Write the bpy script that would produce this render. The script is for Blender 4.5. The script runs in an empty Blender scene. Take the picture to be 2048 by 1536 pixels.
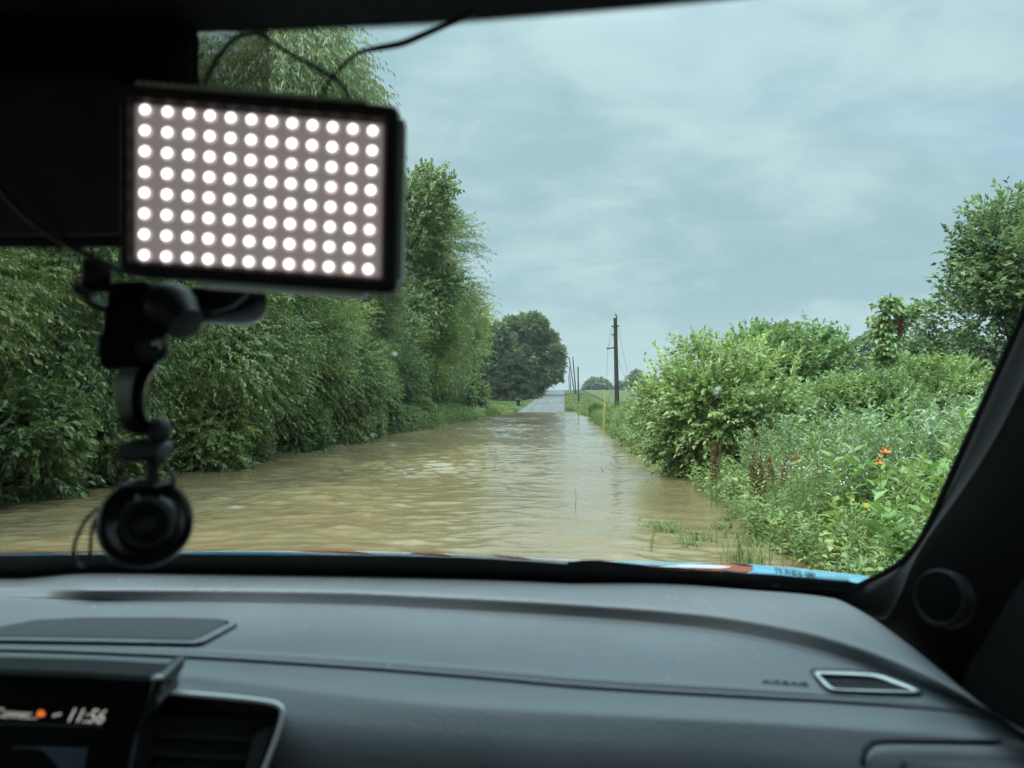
import bpy, math, random
import numpy as np
from mathutils import Vector, Matrix

random.seed(7)
RNG = np.random.default_rng(11)
scene = bpy.context.scene
COL = scene.collection
R = math.radians

# ------------------------------------------------------------------ camera, light, exposure
F = 1538.0                       # focal length in photo pixels (2048 wide)
EYE = np.array([0.0, 0.0, 1.4])
YAW, PITCH = R(3.906), R(1.192)
cam_data = bpy.data.cameras.new('camera')
cam = bpy.data.objects.new('camera', cam_data)
COL.objects.link(cam)
cam.location = EYE
cam.rotation_euler = (R(90) + PITCH, 0, YAW)
cam_data.sensor_width = 36.0
cam_data.lens = 36.0 * F / 2048.0
cam_data.clip_start = 0.02
cam_data.clip_end = 4000
cam_data.dof.use_dof = True
cam_data.dof.focus_distance = 16.0
cam_data.dof.aperture_fstop = 5.8
scene.camera = cam

scene.view_settings.view_transform = 'Standard'
scene.view_settings.look = 'None'
scene.view_settings.gamma = 1.0
scene.view_settings.exposure = 1.1
scene.render.engine = 'CYCLES'
cy = scene.cycles
cy.use_denoising = True
cy.max_bounces = 7
cy.diffuse_bounces = 3
cy.glossy_bounces = 3
cy.transmission_bounces = 3
cy.transparent_max_bounces = 8
cy.sample_clamp_indirect = 6.0
cy.caustics_reflective = False
cy.caustics_refractive = False

SUN_EL, SUN_AZ = R(58), R(232)   # azimuth clockwise from +Y (behind and to the left)
world = bpy.data.worlds.new('World')
scene.world = world
world.use_nodes = True


def set_in(node, **kw):
    for k, v in kw.items():
        node.inputs[k.replace('_', ' ')].default_value = v


def build_world():
    nt = world.node_tree
    nt.nodes.clear()
    N, L = nt.nodes.new, nt.links.new
    out = N('ShaderNodeOutputWorld')
    bg = N('ShaderNodeBackground')
    bg.inputs['Strength'].default_value = 0.1
    L(bg.outputs[0], out.inputs[0])
    sky = N('ShaderNodeTexSky')
    sky.sky_type = 'NISHITA'
    sky.sun_disc = False
    sky.sun_elevation = SUN_EL
    sky.sun_rotation = SUN_AZ
    sky.air_density = 1.0
    sky.dust_density = 2.0
    tc = N('ShaderNodeTexCoord')
    sep = N('ShaderNodeSeparateXYZ')
    L(tc.outputs['Generated'], sep.inputs[0])

    def m(op, a, b=None, c=None):
        n = N('ShaderNodeMath')
        n.operation = op
        for i, v in enumerate((a, b, c)):
            if v is None:
                continue
            if isinstance(v, (int, float)):
                n.inputs[i].default_value = v
            else:
                L(v, n.inputs[i])
        return n.outputs[0]
    zz = m('MAXIMUM', sep.outputs[2], 0.0)
    den = m('ADD', zz, 0.30)
    ux = m('DIVIDE', sep.outputs[0], den)
    uy = m('DIVIDE', sep.outputs[1], den)
    comb = N('ShaderNodeCombineXYZ')
    L(ux, comb.inputs[0])
    L(uy, comb.inputs[1])

    def noise(scale, detail, rough, dist, off, sx=1.0, sy=1.0, rot=0.0):
        mp = N('ShaderNodeMapping')
        mp.inputs['Location'].default_value = off
        mp.inputs['Rotation'].default_value = (0, 0, rot)
        mp.inputs['Scale'].default_value = (sx, sy, 1)
        L(comb.outputs[0], mp.inputs[0])
        n = N('ShaderNodeTexNoise')
        n.inputs['Scale'].default_value = scale
        n.inputs['Detail'].default_value = detail
        n.inputs['Roughness'].default_value = rough
        n.inputs['Distortion'].default_value = dist
        L(mp.outputs[0], n.inputs['Vector'])
        return n.outputs[0]
    n1 = noise(1.7, 5, 0.50, 0.4, (5.4, -5.5, -3.4), 0.85, 1.1, 0.5)
    n2 = noise(5.5, 7, 0.56, 0.5, (2.3, 4.2, 6.4), 0.8, 1.1, 0.35)
    n3 = noise(1.0, 3, 0.5, 0.2, (6.8, -7.4, 1.9), 0.6, 1.3, 0.2)
    mixd = m('ADD', m('MULTIPLY', n1, 0.60), m('MULTIPLY', n2, 0.40))
    ramp = N('ShaderNodeValToRGB')
    ramp.color_ramp.interpolation = 'EASE'
    ramp.color_ramp.elements[0].position = 0.40
    ramp.color_ramp.elements[0].color = (1.78, 2.50, 2.84, 1)
    ramp.color_ramp.elements[1].position = 0.62
    ramp.color_ramp.elements[1].color = (2.60, 3.25, 3.46, 1)
    L(mixd, ramp.inputs[0])
    # overcast sky: brighter towards the zenith
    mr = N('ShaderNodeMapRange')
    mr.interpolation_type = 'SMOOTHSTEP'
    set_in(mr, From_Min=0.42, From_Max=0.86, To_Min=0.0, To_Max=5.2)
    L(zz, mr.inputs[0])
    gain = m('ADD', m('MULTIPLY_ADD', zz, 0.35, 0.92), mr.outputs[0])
    hz = N('ShaderNodeMapRange')     # paler, evener band low over the horizon
    hz.interpolation_type = 'SMOOTHSTEP'
    set_in(hz, From_Min=0.0, From_Max=0.17, To_Min=0.75, To_Max=0.0)
    L(zz, hz.inputs[0])
    hm = N('ShaderNodeMix')
    hm.data_type = 'RGBA'
    L(hz.outputs[0], hm.inputs[0])
    L(ramp.outputs[0], hm.inputs[6])
    hm.inputs[7].default_value = (2.30, 3.02, 3.22, 1)
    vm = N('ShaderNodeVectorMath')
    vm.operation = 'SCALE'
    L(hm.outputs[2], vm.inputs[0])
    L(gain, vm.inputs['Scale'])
    # thin places in the cloud let the blue through
    rb = N('ShaderNodeValToRGB')
    rb.color_ramp.elements[0].position = 0.50
    rb.color_ramp.elements[0].color = (0, 0, 0, 1)
    rb.color_ramp.elements[1].position = 0.68
    rb.color_ramp.elements[1].color = (0.45, 0.45, 0.45, 1)
    L(n3, rb.inputs[0])
    mx = N('ShaderNodeMix')
    mx.data_type = 'RGBA'
    L(rb.outputs[0], mx.inputs[0])
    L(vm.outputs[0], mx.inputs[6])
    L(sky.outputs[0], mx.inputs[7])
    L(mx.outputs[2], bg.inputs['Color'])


build_world()
sun_data = bpy.data.lights.new('sun', 'SUN')
sun_data.energy = 1.5
sun_data.angle = R(14)
sun_data.color = (1.0, 0.96, 0.88)
sun = bpy.data.objects.new('sun', sun_data)
COL.objects.link(sun)
sv = Vector((math.sin(SUN_AZ) * math.cos(SUN_EL), math.cos(SUN_AZ) * math.cos(SUN_EL), math.sin(SUN_EL)))
sun.rotation_euler = sv.to_track_quat('Z', 'Y').to_euler()
sun.location = (0, 0, 60)

# ------------------------------------------------------------------ projecting photo measurements to places
_cp, _sp, _cy, _sy = math.cos(PITCH), math.sin(PITCH), math.cos(YAW), math.sin(YAW)


def ray(px, py):
    """Direction through a photo pixel, scaled so that its world y is 1."""
    x = (px - 1024.0) / F
    u = (768.0 - py) / F
    fy, fz = _cp - u * _sp, _sp + u * _cp
    wx, wy = x * _cy - fy * _sy, x * _sy + fy * _cy
    return np.array([wx / wy, 1.0, fz / wy])


def P(px, py, d):
    return EYE + ray(px, py) * d


def G(px, py, drop):
    r = ray(px, py)
    return EYE + r * (drop / -r[2])


WA, WB = 1.018, 1.196            # the windscreen plane: height above the eye = WA - WB * y


def W(px, py, off=0.0):
    r = ray(px, py)
    return EYE + r * ((WA + off) / (r[2] + WB))


def WP(px, py, back=0.0):
    r = ray(px, py)
    return EYE + r * (WA / (r[2] + WB) - back)


def pchip(xs, ys, x):
    xs, ys, x = np.asarray(xs, float), np.asarray(ys, float), np.asarray(x, float)
    h = np.diff(xs)
    dl = np.diff(ys) / h
    m = np.zeros(len(xs))
    m[0], m[-1] = dl[0], dl[-1]
    for i in range(1, len(xs) - 1):
        if dl[i - 1] * dl[i] > 0:
            w1, w2 = 2 * h[i] + h[i - 1], h[i] + 2 * h[i - 1]
            m[i] = (w1 + w2) / (w1 / dl[i - 1] + w2 / dl[i])
    k = np.clip(np.searchsorted(xs, x) - 1, 0, len(h) - 1)
    t = (x - xs[k]) / h[k]
    y = (ys[k] * (1 + 2 * t) * (1 - t) ** 2 + m[k] * h[k] * t * (1 - t) ** 2
         + ys[k + 1] * t * t * (3 - 2 * t) + m[k + 1] * h[k] * t * t * (t - 1))
    y = np.where(x < xs[0], ys[0] + m[0] * (x - xs[0]), y)
    return np.where(x > xs[-1], ys[-1] + m[-1] * (x - xs[-1]), y)


def smooth(a, b, x):
    t = np.clip((np.asarray(x, float) - a) / (b - a), 0, 1)
    return t * t * (3 - 2 * t)


# ------------------------------------------------------------------ materials
def new_mat(name):
    mt = bpy.data.materials.new(name)
    mt.use_nodes = True
    nt = mt.node_tree
    return mt, nt, nt.nodes['Principled BSDF'], nt.nodes['Material Output']


def plain(name, col, rough=0.5, metal=0.0, spec=0.5, var=0.15, vscale=40.0, bump=0.0, bscale=300.0, coat=0.0):
    """A principled material with uneven colour and roughness and an optional fine grain."""
    mt, nt, b, out = new_mat(name)
    N, L = nt.nodes.new, nt.links.new
    tc = N('ShaderNodeTexCoord')
    n = N('ShaderNodeTexNoise')
    set_in(n, Scale=vscale, Detail=5.0, Roughness=0.6)
    L(tc.outputs['Object'], n.inputs['Vector'])
    rp = N('ShaderNodeValToRGB')
    rp.color_ramp.elements[0].position = 0.3
    rp.color_ramp.elements[1].position = 0.7
    rp.color_ramp.elements[0].color = tuple(c * (1 - var) for c in col) + (1,)
    rp.color_ramp.elements[1].color = tuple(min(1, c * (1 + var)) for c in col) + (1,)
    L(n.outputs[0], rp.inputs[0])
    L(rp.outputs[0], b.inputs['Base Color'])
    mr = N('ShaderNodeMapRange')
    set_in(mr, To_Min=max(0.02, rough - 0.08), To_Max=min(1, rough + 0.08))
    L(n.outputs[0], mr.inputs[0])
    L(mr.outputs[0], b.inputs['Roughness'])
    set_in(b, Metallic=metal)
    b.inputs['Specular IOR Level'].default_value = spec
    b.inputs['Coat Weight'].default_value = coat
    if bump > 0:
        v = N('ShaderNodeTexVoronoi')
        set_in(v, Scale=bscale)
        L(tc.outputs['Object'], v.inputs['Vector'])
        bp = N('ShaderNodeBump')
        set_in(bp, Strength=bump, Distance=0.0006)
        L(v.outputs[0], bp.inputs['Height'])
        L(bp.outputs[0], b.inputs['Normal'])
    return mt


def emit(name, col, strength):
    mt, nt, b, out = new_mat(name)
    set_in(b, Base_Color=((0.3, 0.3, 0.3, 1) if 'led' in name or 'diffuser' in name else (0.01, 0.01, 0.012, 1)), Roughness=0.4, Emission_Color=col + (1,), Emission_Strength=strength)
    return mt


def leaf_mat(name, dark, mid, light, trans=0.35, rough=0.40, spec=0.6):
    """Leaf shader: colour from each leaf's own 'tint' value, some light passing through the blade."""
    mt, nt, b, out = new_mat(name)
    N, L = nt.nodes.new, nt.links.new
    at = N('ShaderNodeAttribute')
    at.attribute_name = 'tint'
    rp = N('ShaderNodeValToRGB')
    e = rp.color_ramp.elements
    e[0].position, e[0].color = 0.0, dark + (1,)
    e[1].position, e[1].color = 1.0, light + (1,)
    k = e.new(0.5)
    k.color = mid + (1,)
    L(at.outputs['Fac'], rp.inputs[0])
    oi = N('ShaderNodeObjectInfo')
    ov = N('ShaderNodeMapRange')
    set_in(ov, To_Min=0.98, To_Max=1.30)
    L(oi.outputs['Random'], ov.inputs[0])
    oh_ = N('ShaderNodeMapRange')
    set_in(oh_, To_Min=0.512, To_Max=0.484)
    L(oi.outputs['Random'], oh_.inputs[0])
    pv = N('ShaderNodeHueSaturation')
    set_in(pv, Saturation=0.90)
    L(oh_.outputs[0], pv.inputs['Hue'])
    L(ov.outputs[0], pv.inputs['Value'])
    L(rp.outputs[0], pv.inputs['Color'])
    L(pv.outputs[0], b.inputs['Base Color'])
    set_in(b, Roughness=rough)
    b.inputs['Specular IOR Level'].default_value = spec
    hs = N('ShaderNodeHueSaturation')
    set_in(hs, Hue=0.485, Saturation=1.1, Value=1.25)
    L(pv.outputs[0], hs.inputs['Color'])
    tr = N('ShaderNodeBsdfTranslucent')
    L(hs.outputs[0], tr.inputs[0])
    mx = N('ShaderNodeMixShader')
    mx.inputs[0].default_value = trans
    L(b.outputs[0], mx.inputs[1])
    L(tr.outputs[0], mx.inputs[2])
    L(mx.outputs[0], out.inputs[0])
    return mt


M = {}
M['dash'] = plain('dash_vinyl', (0.094, 0.103, 0.112), 0.46, spec=0.55, var=0.08, vscale=9, bump=0.45, bscale=360)
M['dash_dark'] = plain('dash_dark_vinyl', (0.022, 0.025, 0.028), 0.55, spec=0.35, var=0.1, bump=0.3, bscale=500)
M['black'] = plain('black_plastic', (0.006, 0.0065, 0.007), 0.5, spec=0.25, var=0.2)
M['trim_black'] = plain('black_trim_fabric', (0.0025, 0.0028, 0.003), 0.8, spec=0.04, var=0.25, vscale=120)
M['pillar'] = plain('pillar_trim_lit', (0.030, 0.034, 0.036), 0.62, spec=0.3, var=0.12, vscale=90, bump=0.2, bscale=600)
M['gloss_black'] = plain('glossy_black_plastic', (0.008, 0.009, 0.010), 0.22, spec=0.5, var=0.2)
M['satin'] = plain('satin_silver_trim', (0.62, 0.65, 0.66), 0.35, metal=0.35, var=0.06)
M['chrome'] = plain('bright_steel', (0.6, 0.62, 0.62), 0.2, metal=1.0, var=0.05)
M['grey_mark'] = plain('embossed_grey', (0.020, 0.022, 0.024), 0.6, spec=0.2, var=0.1)
M['headliner'] = plain('headliner_fabric', (0.030, 0.033, 0.036), 0.9, spec=0.1, var=0.15, vscale=200)
M['frit'] = plain('black_frit', (0.006, 0.006, 0.007), 0.5, spec=0.25, var=0.1)
M['hood_white'] = plain('white_vinyl_wrap', (0.62, 0.64, 0.66), 0.25, var=0.04, coat=0.4)
M['hood_blue'] = plain('blue_vinyl_wrap', (0.14, 0.38, 0.56), 0.28, var=0.05, coat=0.4)
M['hood_red'] = plain('red_vinyl_wrap', (0.34, 0.045, 0.035), 0.28, var=0.05, coat=0.4)
M['cowl_grey'] = plain('grey_cowl_plastic', (0.085, 0.09, 0.095), 0.6, var=0.15)
M['screen'] = plain('dark_screen_glass', (0.002, 0.002, 0.0025), 0.3, spec=0.08, var=0.05)
M['text_white'] = emit('screen_text', (0.72, 0.70, 0.64), 0.30)
M['text_orange'] = emit('screen_orange', (0.9, 0.20, 0.04), 0.42)
M['text_blue'] = emit('screen_blue', (0.05, 0.14, 0.26), 0.02)
M['text_teal'] = emit('screen_teal', (0.45, 0.75, 0.75), 0.30)
M['led'] = emit('lit_led', (1.0, 0.93, 0.90), 2.1)
M['led_rim'] = emit('led_lens_rim', (1.0, 0.80, 0.80), 0.34)
M['led_warm'] = emit('lit_led_warm', (1.0, 0.88, 0.66), 1.6)
M['led_plate'] = emit('backlit_diffuser', (0.78, 0.66, 0.66), 0.085)
M['rib'] = plain('ribbed_heat_sink', (0.26, 0.30, 0.30), 0.4, spec=0.5, var=0.1)
M['rubber'] = plain('black_cable_rubber', (0.012, 0.012, 0.013), 0.42, spec=0.4, var=0.1)
M['pole_wood'] = plain('weathered_pole_wood', (0.060, 0.050, 0.044), 0.85, spec=0.2, var=0.35, vscale=6)
M['yellow'] = plain('yellow_marker_plastic', (0.46, 0.38, 0.07), 0.5, var=0.1)
M['wire'] = plain('grey_wire', (0.06, 0.065, 0.07), 0.5, var=0.1)
M['bin'] = plain('dark_green_bin_plastic', (0.012, 0.03, 0.034), 0.45, var=0.1)
M['bark'] = plain('grey_brown_bark', (0.085, 0.068, 0.052), 0.9, spec=0.15, var=0.4, vscale=8)
M['bark_red'] = plain('reddish_bark', (0.13, 0.072, 0.045), 0.9, spec=0.15, var=0.35, vscale=6)
M['stem'] = plain('green_stem', (0.10, 0.16, 0.045), 0.6, var=0.2, vscale=20)
M['bud'] = plain('pale_green_buds', (0.30, 0.38, 0.14), 0.6, var=0.15)
M['twig'] = plain('wet_twig', (0.04, 0.033, 0.025), 0.5, var=0.3)
M['dock'] = plain('rust_seed_heads', (0.120, 0.048, 0.028), 0.8, spec=0.2, var=0.45, vscale=90)
M['orange_petal'] = plain('orange_petals', (0.55, 0.15, 0.03), 0.5, var=0.15, vscale=60)
M['yellow_petal'] = plain('yellow_petals', (0.80, 0.52, 0.02), 0.5, var=0.1)
M['white_petal'] = plain('white_petals', (0.46, 0.43, 0.48), 0.6, var=0.1)
M['spot'] = plain('dried_splash', (0.6, 0.64, 0.64), 0.5, var=0.1)

M['boxelder'] = leaf_mat('box_elder_leaf', (0.078, 0.123, 0.041), (0.161, 0.227, 0.061), (0.350, 0.409, 0.123))
M['willow'] = leaf_mat('willow_leaf', (0.080, 0.122, 0.041), (0.140, 0.199, 0.062), (0.233, 0.292, 0.110))
M['cotton'] = leaf_mat('cottonwood_leaf', (0.091, 0.142, 0.046), (0.184, 0.244, 0.078), (0.326, 0.370, 0.139))
M['locust'] = leaf_mat('honey_locust_leaf', (0.081, 0.126, 0.052), (0.163, 0.221, 0.084), (0.285, 0.331, 0.131))
M['lightleaf'] = leaf_mat('light_green_leaf', (0.111, 0.173, 0.041), (0.222, 0.300, 0.065), (0.370, 0.435, 0.109))
M['walnut'] = leaf_mat('walnut_leaf', (0.060, 0.099, 0.033), (0.115, 0.165, 0.053), (0.201, 0.259, 0.088), spec=0.2)
M['pine'] = leaf_mat('pine_needles', (0.022, 0.036, 0.014), (0.042, 0.060, 0.022), (0.075, 0.098, 0.036), trans=0.1, rough=0.7, spec=0.1)
M['bush'] = leaf_mat('bush_leaf', (0.076, 0.138, 0.046), (0.188, 0.284, 0.085), (0.344, 0.448, 0.142))
M['silver'] = leaf_mat('silver_backed_leaf', (0.085, 0.145, 0.045), (0.17, 0.255, 0.09), (0.50, 0.56, 0.42))
M['weed'] = leaf_mat('weed_leaf', (0.079, 0.132, 0.037), (0.165, 0.244, 0.064), (0.283, 0.363, 0.110))
M['ragweed'] = leaf_mat('broad_weed_leaf', (0.071, 0.142, 0.030), (0.150, 0.263, 0.049), (0.259, 0.392, 0.087))
M['maple'] = leaf_mat('elm_leaf', (0.062, 0.108, 0.042), (0.135, 0.202, 0.068), (0.277, 0.342, 0.113))
M['vine'] = leaf_mat('vine_leaf', (0.111, 0.180, 0.038), (0.213, 0.300, 0.065), (0.352, 0.420, 0.102))
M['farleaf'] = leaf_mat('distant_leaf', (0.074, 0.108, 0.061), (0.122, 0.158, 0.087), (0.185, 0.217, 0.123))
M['straw'] = leaf_mat('straw_blade', (0.20, 0.17, 0.07), (0.30, 0.27, 0.12), (0.42, 0.38, 0.20))
M['grassblade'] = leaf_mat('grass_blade', (0.055, 0.090, 0.020), (0.110, 0.160, 0.036), (0.20, 0.25, 0.075), rough=0.5, spec=0.3)
M['lawn'] = leaf_mat('mown_lawn_blade', (0.075, 0.115, 0.028), (0.125, 0.170, 0.042), (0.20, 0.24, 0.075), rough=0.6, spec=0.2)


def ground_mat(name, c1, c2, c3, scale=1.2, rough=0.95):
    mt, nt, b, out = new_mat(name)
    N, L = nt.nodes.new, nt.links.new
    tc = N('ShaderNodeTexCoord')
    n = N('ShaderNodeTexNoise')
    set_in(n, Scale=scale, Detail=8.0, Roughness=0.65)
    L(tc.outputs['Object'], n.inputs['Vector'])
    rp = N('ShaderNodeValToRGB')
    e = rp.color_ramp.elements
    e[0].position, e[0].color = 0.3, c1 + (1,)
    e[1].position, e[1].color = 0.7, c3 + (1,)
    k = e.new(0.5)
    k.color = c2 + (1,)
    L(n.outputs[0], rp.inputs[0])
    L(rp.outputs[0], b.inputs['Base Color'])
    set_in(b, Roughness=rough)
    b.inputs['Specular IOR Level'].default_value = 0.15
    bp = N('ShaderNodeBump')
    set_in(bp, Strength=0.6, Distance=0.08)
    L(n.outputs[0], bp.inputs['Height'])
    L(bp.outputs[0], b.inputs['Normal'])
    return mt


M['ground'] = ground_mat('soil_and_weeds', (0.045, 0.040, 0.022), (0.055, 0.075, 0.026), (0.075, 0.115, 0.035))


def field_material():
    mt, nt, b, out = new_mat('crop_rows')
    N, L = nt.nodes.new, nt.links.new
    tc = N('ShaderNodeTexCoord')
    n = N('ShaderNodeTexNoise')
    set_in(n, Scale=0.25, Detail=6.0, Roughness=0.6)
    L(tc.outputs['Object'], n.inputs['Vector'])
    mp = N('ShaderNodeMapping')
    mp.inputs['Rotation'].default_value = (0, 0, R(20))
    L(tc.outputs['Object'], mp.inputs[0])
    w = N('ShaderNodeTexWave')
    w.wave_type = 'BANDS'
    w.bands_direction = 'X'
    set_in(w, Scale=0.33, Distortion=0.6, Detail=2.0)
    w.inputs['Detail Scale'].default_value = 1.5
    L(mp.outputs[0], w.inputs['Vector'])
    rp = N('ShaderNodeValToRGB')
    e = rp.color_ramp.elements
    e[0].position, e[0].color = 0.1, (0.080, 0.085, 0.042, 1)
    e[1].position, e[1].color = 0.9, (0.080, 0.110, 0.044, 1)
    L(w.outputs['Color'], rp.inputs[0])
    mx = N('ShaderNodeMix')
    mx.data_type = 'RGBA'
    mx.inputs[7].default_value = (0.088, 0.112, 0.048, 1)
    L(n.outputs[0], mx.inputs[0])
    L(rp.outputs[0], mx.inputs[6])
    L(mx.outputs[2], b.inputs['Base Color'])
    set_in(b, Roughness=0.9)
    b.inputs['Specular IOR Level'].default_value = 0.1
    return mt


def road_material():
    mt, nt, b, out = new_mat('worn_wet_asphalt')
    N, L = nt.nodes.new, nt.links.new
    tc = N('ShaderNodeTexCoord')
    mp = N('ShaderNodeMapping')
    mp.inputs['Scale'].default_value = (1.0, 0.10, 1)
    L(tc.outputs['Object'], mp.inputs[0])
    n = N('ShaderNodeTexNoise')
    set_in(n, Scale=1.1, Detail=7.0, Roughness=0.7)
    L(mp.outputs[0], n.inputs['Vector'])
    n2 = N('ShaderNodeTexNoise')
    set_in(n2, Scale=9.0, Detail=6.0, Roughness=0.7)
    L(tc.outputs['Object'], n2.inputs['Vector'])
    rp = N('ShaderNodeValToRGB')
    e = rp.color_ramp.elements
    e[0].position, e[0].color = 0.30, (0.040, 0.040, 0.039, 1)
    e[1].position, e[1].color = 0.72, (0.25, 0.245, 0.235, 1)
    k = e.new(0.5)
    k.color = (0.11, 0.109, 0.106, 1)
    ad = N('ShaderNodeMath')
    ad.operation = 'MULTIPLY_ADD'
    ad.inputs[1].default_value = 0.3
    L(n2.outputs[0], ad.inputs[0])
    sb = N('ShaderNodeMath')
    sb.operation = 'MULTIPLY'
    sb.inputs[1].default_value = 0.7
    L(n.outputs[0], sb.inputs[0])
    L(sb.outputs[0], ad.inputs[2])
    L(ad.outputs[0], rp.inputs[0])
    L(rp.outputs[0], b.inputs['Base Color'])
    rr = N('ShaderNodeMapRange')
    set_in(rr, From_Min=0.35, From_Max=0.6, To_Min=0.6, To_Max=0.95)
    b.inputs['Specular IOR Level'].default_value = 0.25
    L(n.outputs[0], rr.inputs[0])
    L(rr.outputs[0], b.inputs['Roughness'])
    return mt


def water_material():
    mt, nt, b, out = new_mat('muddy_flood_water')
    N, L = nt.nodes.new, nt.links.new
    tc = N('ShaderNodeTexCoord')

    def noise(scale, sx, sy, rot, detail, rough, dist=0.0):
        mp = N('ShaderNodeMapping')
        mp.inputs['Scale'].default_value = (sx, sy, 1)
        mp.inputs['Rotation'].default_value = (0, 0, rot)
        L(tc.outputs['Object'], mp.inputs[0])
        n = N('ShaderNodeTexNoise')
        set_in(n, Scale=scale, Detail=detail, Roughness=rough, Distortion=dist)
        L(mp.outputs[0], n.inputs['Vector'])
        return n.outputs[0]
    col = noise(0.5, 0.35, 1.0, 0.1, 5, 0.6)
    rp = N('ShaderNodeValToRGB')
    e = rp.color_ramp.elements
    e[0].position, e[0].color = 0.3, (0.160, 0.115, 0.058, 1)
    e[1].position, e[1].color = 0.7, (0.210, 0.158, 0.086, 1)
    L(col, rp.inputs[0])
    # thin streaks of foam drifting with the current
    fo = noise(5.0, 0.30, 1.9, 0.12, 9, 0.8, 1.5)
    fp = noise(0.30, 0.6, 1.0, 0.0, 3, 0.5)
    fm = N('ShaderNodeMath')
    fm.operation = 'MULTIPLY'
    L(fo, fm.inputs[0])
    L(fp, fm.inputs[1])
    fr = N('ShaderNodeMapRange')
    set_in(fr, From_Min=0.385, From_Max=0.52, To_Min=0.0, To_Max=0.30)
    L(fm.outputs[0], fr.inputs[0])
    mx = N('ShaderNodeMix')
    mx.data_type = 'RGBA'
    mx.inputs[7].default_value = (0.30, 0.26, 0.20, 1)
    L(fr.outputs[0], mx.inputs[0])
    L(rp.outputs[0], mx.inputs[6])
    L(mx.outputs[2], b.inputs['Base Color'])
    set_in(b, Roughness=0.03, IOR=1.35)
    a = noise(1.15, 0.55, 1.45, 0.10, 4, 0.55, 0.6)
    c = noise(4.2, 0.5, 1.5, -0.08, 5, 0.6, 0.5)
    b1 = N('ShaderNodeBump')
    set_in(b1, Strength=1.0, Distance=0.02)
    L(a, b1.inputs['Height'])
    b2 = N('ShaderNodeBump')
    set_in(b2, Strength=1.0, Distance=0.008)
    L(c, b2.inputs['Height'])
    L(b1.outputs[0], b2.inputs['Normal'])
    L(b2.outputs[0], b.inputs['Normal'])
    return mt


M['field'] = field_material()
M['road'] = road_material()
M['water'] = water_material()
M['slat'] = plain('vent_slat_plastic', (0.075, 0.08, 0.085), 0.7, spec=0.15, var=0.1)
M['ring'] = plain('dull_black_ring', (0.0045, 0.005, 0.0055), 0.6, spec=0.15)
M['mirror_face'] = plain('dark_mirror_face', (0.012, 0.014, 0.015), 0.35, spec=0.3, var=0.1)
mg, ntg, bg_, og = new_mat('clear_tinted_pane')
tn = ntg.nodes.new('ShaderNodeBsdfTransparent')
tn.inputs[0].default_value = (0.915, 1.0, 0.975, 1)
ntg.links.new(tn.outputs[0], og.inputs[0])
M['pane'] = mg


# ------------------------------------------------------------------ mesh helpers
def tag(o, label=None, cat=None, group=None, kind=None):
    if label:
        o['label'] = label
    if cat:
        o['category'] = cat
    if group:
        o['group'] = group
    if kind:
        o['kind'] = kind
    return o


def empty(name, loc=(0, 0, 0)):
    o = bpy.data.objects.new(name, None)
    o.empty_display_size = 0.1
    o.location = loc
    COL.objects.link(o)
    return o


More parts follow.
